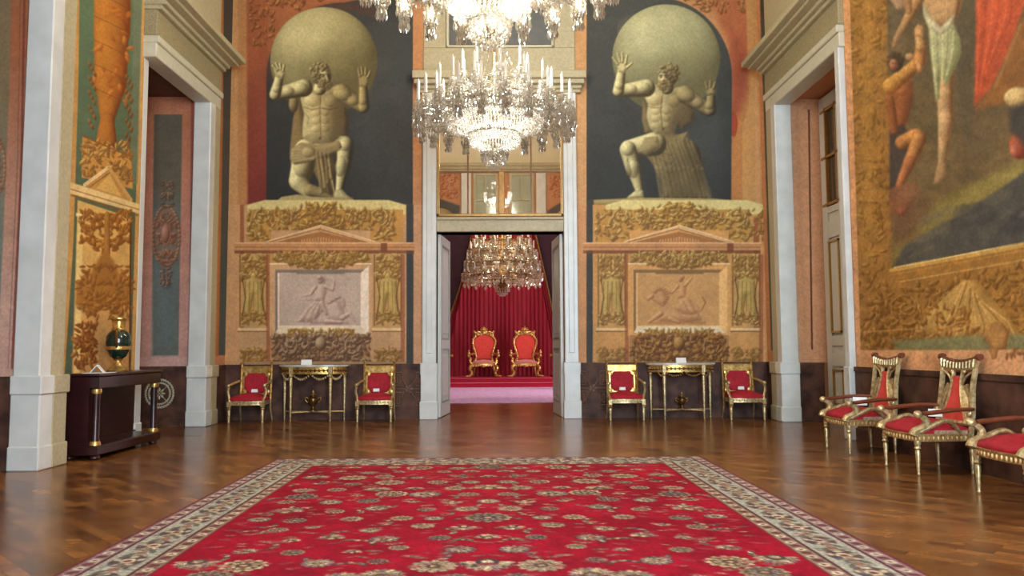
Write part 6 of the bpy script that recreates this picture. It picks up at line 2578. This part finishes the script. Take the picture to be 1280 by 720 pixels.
th = make_throne('gilded throne with red back on dais, left one of the pair')
th.location = (atY(604.5, 472, 24.3)[0], 24.45, .282)
th2 = copy_tree(th, label='gilded throne with red back on dais, right one of the pair')
th2.location = (atY(657, 472, 24.3)[0], 24.45, .282)

# white stool leg peeping past the right door leaf
t = thing('stool', 'pale gilt stool half hidden behind the right door leaf', 'stool', (1.62, 22.5, .014))
MB().cushion([(.25 * math.cos(a), .25 * math.sin(a)) for a in np.linspace(0, 2 * PI, 16, endpoint=False)], .42, .48, .03).build('seat', M_PINKSEAT, t, True, 60)
for k in range(4):
    a = PI / 4 + k * PI / 2
    m = MB()
    p = spline([(.17 * math.cos(a), .17 * math.sin(a), .43), (.24 * math.cos(a), .24 * math.sin(a), .3), (.17 * math.cos(a), .17 * math.sin(a), .1), (.22 * math.cos(a), .22 * math.sin(a), .034)], 5)
    m.tube(p, [.03] * len(p), 6)
    m.build('leg', M_WHITE, t, True)


# ---------------------------------------------------------------- chandeliers
def make_chandelier(label, metal, crystal):
    t = thing('chandelier', label, 'chandelier', group=None)
    rs = random.Random(9)
    m = MB()
    m.lathe([(.02, .1), (.09, .2), (.05, .3), (.12, .42), (.06, .52), (.05, .7), (.14, .8), (.05, .95), (.035, 1.2), (.09, 1.32), (.03, 1.45), (.025, 2.0), (.08, 2.08), (.02, 2.2), (.012, 2.3)], (0, 0, 0), 16)
    m.build('stem', metal, t, True, 40)
    m = MB()
    for r, z, w in ((.63, .72, .018), (.34, .5, .014), (.17, .23, .01), (.86, .78, .016), (.5, 1.0, .014), (.3, 1.24, .012)):
        pts = [(r * math.cos(a), r * math.sin(a), z) for a in np.linspace(0, 2 * PI, 48, endpoint=False)]
        m.tube(pts, w, 6, closed=True)
    for k in range(8):
        a = 2 * PI * k / 8
        m.tube([(.05 * math.cos(a), .05 * math.sin(a), .76), (.86 * math.cos(a), .86 * math.sin(a), .78)], .01, 5)
        m.tube([(.04 * math.cos(a), .04 * math.sin(a), 1.0), (.5 * math.cos(a), .5 * math.sin(a), 1.0)], .008, 5)
        m.tube([(.04 * math.cos(a), .04 * math.sin(a), 1.24), (.3 * math.cos(a), .3 * math.sin(a), 1.24)], .008, 5)
    m.build('hoop_frame', metal, t, True, 60)
    drops = MB()

    def curtain_ring(r0, z0, r1, z1, n, rows, L, w):
        for j in range(rows):
            u = j / max(1, rows - 1)
            r, z = r0 + (r1 - r0) * u, z0 + (z1 - z0) * u
            nn = max(10, int(n * r / max(r0, r1)))
            for k in range(nn):
                a = 2 * PI * (k + .5 * (j % 2)) / nn
                drops.drop((r * math.cos(a), r * math.sin(a), z), L * rs.uniform(.85, 1.1), w, 4, a)
    curtain_ring(.19, .30, .17, .2, 26, 5, .1, .014)
    curtain_ring(.15, .17, .05, .09, 20, 4, .09, .013)
    curtain_ring(.37, .57, .34, .44, 60, 5, .1, .015)
    curtain_ring(.34, .42, .19, .32, 54, 5, .07, .014)
    curtain_ring(.68, .80, .65, .66, 100, 5, .1, .015)
    curtain_ring(.64, .64, .38, .57, 90, 7, .06, .014)
    curtain_ring(.9, .84, .88, .78, 110, 3, .12, .015)
    curtain_ring(.66, .83, .64, .78, 60, 2, .1, .013)
    curtain_ring(.5, 1.0, .48, .95, 40, 2, .13, .013)
    curtain_ring(.3, 1.25, .28, 1.2, 26, 2, .12, .012)
    # chains of beads from the crown to the hoops
    for k in range(16):
        a = 2 * PI * k / 16
        for u in np.linspace(0, 1, 22):
            sag = .12 * math.sin(PI * u)
            r = .08 + (.8 - .08) * u ** 1.3
            z = 2.06 + (.82 - 2.06) * u - sag * 1.6
            drops.drop((r * math.cos(a), r * math.sin(a), z), .05, .012, 4, a)
    arms = []

    def tier(n, R, zb, r_in, z_in, off, tall):
        tall_pendant = R > 1
        for k in range(n):
            a = 2 * PI * (k + off) / n
            ca, sa = math.cos(a), math.sin(a)
            ar = thing('arm', None, None)
            ar.parent = t
            mm = MB()
            rm = (r_in + R) / 2
            p = spline([(r_in * ca, r_in * sa, z_in), (rm * ca, rm * sa, zb - .16), ((R - .04) * ca, (R - .04) * sa, zb - .17), (R * ca, R * sa, zb - .06), (R * ca, R * sa, zb)], 4)
            mm.tube(p, [.018] * len(p), 6)
            mm.lathe([(.012, -.02), (.055, .0), (.06, .008), (.02, .012), (.02, .04), (.016, .045)], (R * ca, R * sa, zb), 10)
            mm.build('branch', crystal, ar, True, 50)
            MB().lathe([(.021, .045), (.02, tall), (.006, tall + .008), (.005, tall + .035)], (R * ca, R * sa, zb), 8).build('candle', M_CANDLE, ar, True, 50)
            for q in range(9):
                b = 2 * PI * q / 9 + a
                drops.drop((R * ca + .056 * math.cos(b), R * sa + .056 * math.sin(b), zb - .002), .16 if q % 2 else .12, .012, 4, b)
            for q in range(4):
                b = 2 * PI * q / 4 + a
                drops.drop((R * ca + .025 * math.cos(b), R * sa + .025 * math.sin(b), zb - .12), .22, .015, 4, b)
                drops.drop((R * ca + .03 * math.cos(b + .6), R * sa + .03 * math.sin(b + .6), zb - .2), .2, .014, 4, b)
            for q in range(10):
                b = 2 * PI * q / 10 + a
                drops.drop((R * ca + .07 * math.cos(b), R * sa + .07 * math.sin(b), zb - .09), .18, .0135, 4, b)
                if tall_pendant:
                    drops.drop((R * ca + .045 * math.cos(b), R * sa + .045 * math.sin(b), zb - .24), .17, .013, 4, b)
            # swag of beads along the arm
            for u in np.linspace(.1, .9, 7):
                r = r_in + (R - r_in) * u
                drops.drop((r * ca, r * sa, zb - .12 - .08 * math.sin(PI * u)), .06, .011, 4, a + u)
    tier(22, 1.06, .86, .62, .74, 0, .29)
    tier(15, .80, 1.08, .45, .98, .5, .29)
    tier(9, .46, 1.33, .2, 1.22, 0, .29)
    o = drops.build('crystal_drop', crystal, t)
    o['kind'] = 'stuff'
    return t


M_SILV = mat('silvered brass', (206, 196, 170), .25, metal=.8, noise=.1, scale=20)
ch = make_chandelier('great crystal chandelier with white candles hanging in full view before the doorway', M_SILV, M_CRYSTAL)
ch.location = (-.12, 10.6, 3.62)
chn = copy_tree(ch, label='brilliantly lit crystal chandelier cut off by the top edge of the photo')
chn.location = (-.115, 6.3, 3.64)
chn.rotation_euler = (0, 0, .13)
# lamp bulbs of the lit chandelier
bulb0 = None
for (r, z, n, o_) in ((.22, .45, 8, 0), (.48, .66, 12, .5), (.74, .9, 14, 0), (.3, 1.08, 6, 0), (1.06, .70, 22, 0), (.09, .2, 5, 0)):
    for k in range(n):
        a = 2 * PI * (k + o_) / n
        if bulb0 is None:
            bulb0 = MB().ell((0, 0, 0), (.03, .03, .045), 8, 6).build('lamp_bulb', M_BULB, chn, True)
            ob = bulb0
        else:
            ob = bulb0.copy()
            COL.objects.link(ob)
            ob.parent = chn
        ob.location = (r * math.cos(a), r * math.sin(a), z)
# chains up to the vault
for c_, lab in ((ch, 0), (chn, 0)):
    z = 9.3 - c_.location[2]
    MB().tube([(0, 0, 2.28), (0, 0, z)], .018, 6).build('suspension_rod', M_SILV, c_)


M_GOLDTH = mat('bronze gilding', (156, 112, 56), .35, metal=.8, noise=.2, scale=20)


def make_throne_chandelier():
    t = thing('chandelier', 'gilt and crystal chandelier hanging in throne room, seen through the doorway', 'chandelier', (atY(628, 340, 19.0)[0], 19.0, 2.5))
    rs = random.Random(5)
    m = MB()
    m.lathe([(.03, .12), (.14, .2), (.05, .3), (.2, .45), (.1, .6), (.05, .8), (.16, .95), (.05, 1.1), (.03, 2.4)], (0, 0, 0), 16)
    m.build('stem', M_GOLDTH, t, True, 40)
    m = MB()
    tiers = [(.93, .48, 20), (.86, .78, 18), (.78, 1.05, 16), (.66, 1.32, 12)]
    for r, z, n in tiers + [(.55, .36, 0), (.17, .14, 0)]:
        m.tube([(r * .82 * math.cos(a), r * .82 * math.sin(a), z - .05) for a in np.linspace(0, 2 * PI, 40, endpoint=False)], .02, 6, closed=True)
        for k in range(8):
            a = 2 * PI * k / 8
            m.tube([(.05 * math.cos(a), .05 * math.sin(a), z - .02), (r * .82 * math.cos(a), r * .82 * math.sin(a), z - .05)], .012, 5)
    m.build('hoop_frame', M_GOLDTH, t, True, 60)
    d = MB()
    for r, z, n in tiers:
        for k in range(n):
            a = 2 * PI * (k + .3 * (z * 10 % 3)) / n
            ca, sa = math.cos(a), math.sin(a)
            ar = thing('arm', None, None)
            ar.parent = t
            mm = MB()
            p = spline([(r * .8 * ca, r * .8 * sa, z - .05), (r * .9 * ca, r * .9 * sa, z - .12), (r * ca, r * sa, z - .06), (r * ca, r * sa, z)], 4)
            mm.tube(p, .016, 6)
            mm.lathe([(.012, -.02), (.06, .0), (.06, .01), (.02, .014), (.02, .04)], (r * ca, r * sa, z), 8)
            mm.build('branch', M_GOLDTH, ar, True, 50)
            MB().lathe([(.016, .04), (.016, .2), (.004, .23)], (r * ca, r * sa, z), 8).build('candle', M_CANDLE, ar, True, 50)
            for q in range(8):
                b = 2 * PI * q / 8 + a
                d.drop((r * ca + .065 * math.cos(b), r * sa + .065 * math.sin(b), z + .01), .2, .028, 4, b)
            d.drop((r * ca, r * sa, z - .08), .27, .036, 5, a)
        nn = int(n * 2.2)
        for k in range(nn):
            a = 2 * PI * k / nn
            for rr in (.55, .82):
                d.drop((r * rr * math.cos(a), r * rr * math.sin(a), z - .05 - .05 * rr), .2, .03, 4, a)
    for j, (r, z) in enumerate(((.17, .16), (.16, .12), (.12, .06), (.06, .02))):
        for k in range(16):
            a = 2 * PI * k / 16
            d.drop((r * math.cos(a), r * math.sin(a), z), .09, .02, 4, a)
    o = d.build('crystal_drop', M_CRYSTALW, t)
    o['kind'] = 'stuff'
    MB().tube([(0, 0, 2.3), (0, 0, 3.7)], .02, 6).build('suspension_rod', M_GOLD, t)
    return t


cht = make_throne_chandelier()
# ---------------------------------------------------------------- light
def area(name, loc, rot, sx, sy, power, rgb):
    l = bpy.data.lights.new(name, 'AREA')
    l.shape = 'RECTANGLE'
    l.size, l.size_y = sx, sy
    l.energy = power
    l.color = rgb
    o = bpy.data.objects.new(name, l)
    COL.objects.link(o)
    o.location = loc
    o.rotation_euler = rot
    return o


def point(name, loc, power, rgb, rad):
    l = bpy.data.lights.new(name, 'POINT')
    l.energy = power
    l.color = rgb
    l.shadow_soft_size = rad
    o = bpy.data.objects.new(name, l)
    COL.objects.link(o)
    o.location = loc
    return o


DAY = (.63, .83, 1.0)
WARM = (1.0, .93, .80)
for i, (x0, x1) in enumerate(WIN):
    area('daylight', ((x0 + x1) / 2, -3.4, 3.4), (R(90), 0, 0), 1.75, 5.9, 1000, DAY)
area('throne_daylight', (5.3, 21.05, 2.3), (0, R(90), 0), 4.2, 1.6, 380, (1.0, .86, 1.0))
point('chandelier_glow_and_fill', (-.115, 6.3, 4.6), 860, WARM, .35)
point('chandelier_glow_and_fill', (-.115, 6.3, 4.2), 330, (1, .97, .9), .12)
point('chandelier_glow_and_fill', (-.12, 10.2, 5.9), 200, WARM, .3)  # added fill above the unlit chandelier by the doorway
point('chandelier_glow_and_fill', (-.12, 10.6, 4.35), 190, (1, .97, .9), .3)  # added lamp inside that unlit chandelier, brightens its crystals
point('throne_chandelier_glow', (cht.location[0], 18.2, 4.6), 80, WARM, .35)
point('throne_chandelier_glow', (cht.location[0], 19.0, 3.25), 50, (1, .95, .85), .3)
point('throne_upper_fill', (cht.location[0], 21.5, 6.6), 420, WARM, .5)  # added fill for the upper throne room, no lamp hangs here

w = bpy.data.worlds.new('daylight sky')
SC.world = w
w.use_nodes = True
w.node_tree.nodes['Background'].inputs['Color'].default_value = (.75, .87, 1.0, 1)
w.node_tree.nodes['Background'].inputs['Strength'].default_value = 1.5
SC.cycles.use_denoising = True
SC.cycles.max_bounces = 8
SC.cycles.diffuse_bounces = 4
SC.cycles.glossy_bounces = 4
SC.cycles.transparent_max_bounces = 12
SC.cycles.sample_clamp_indirect = 6
SC.cycles.caustics_reflective = False
SC.cycles.caustics_refractive = False
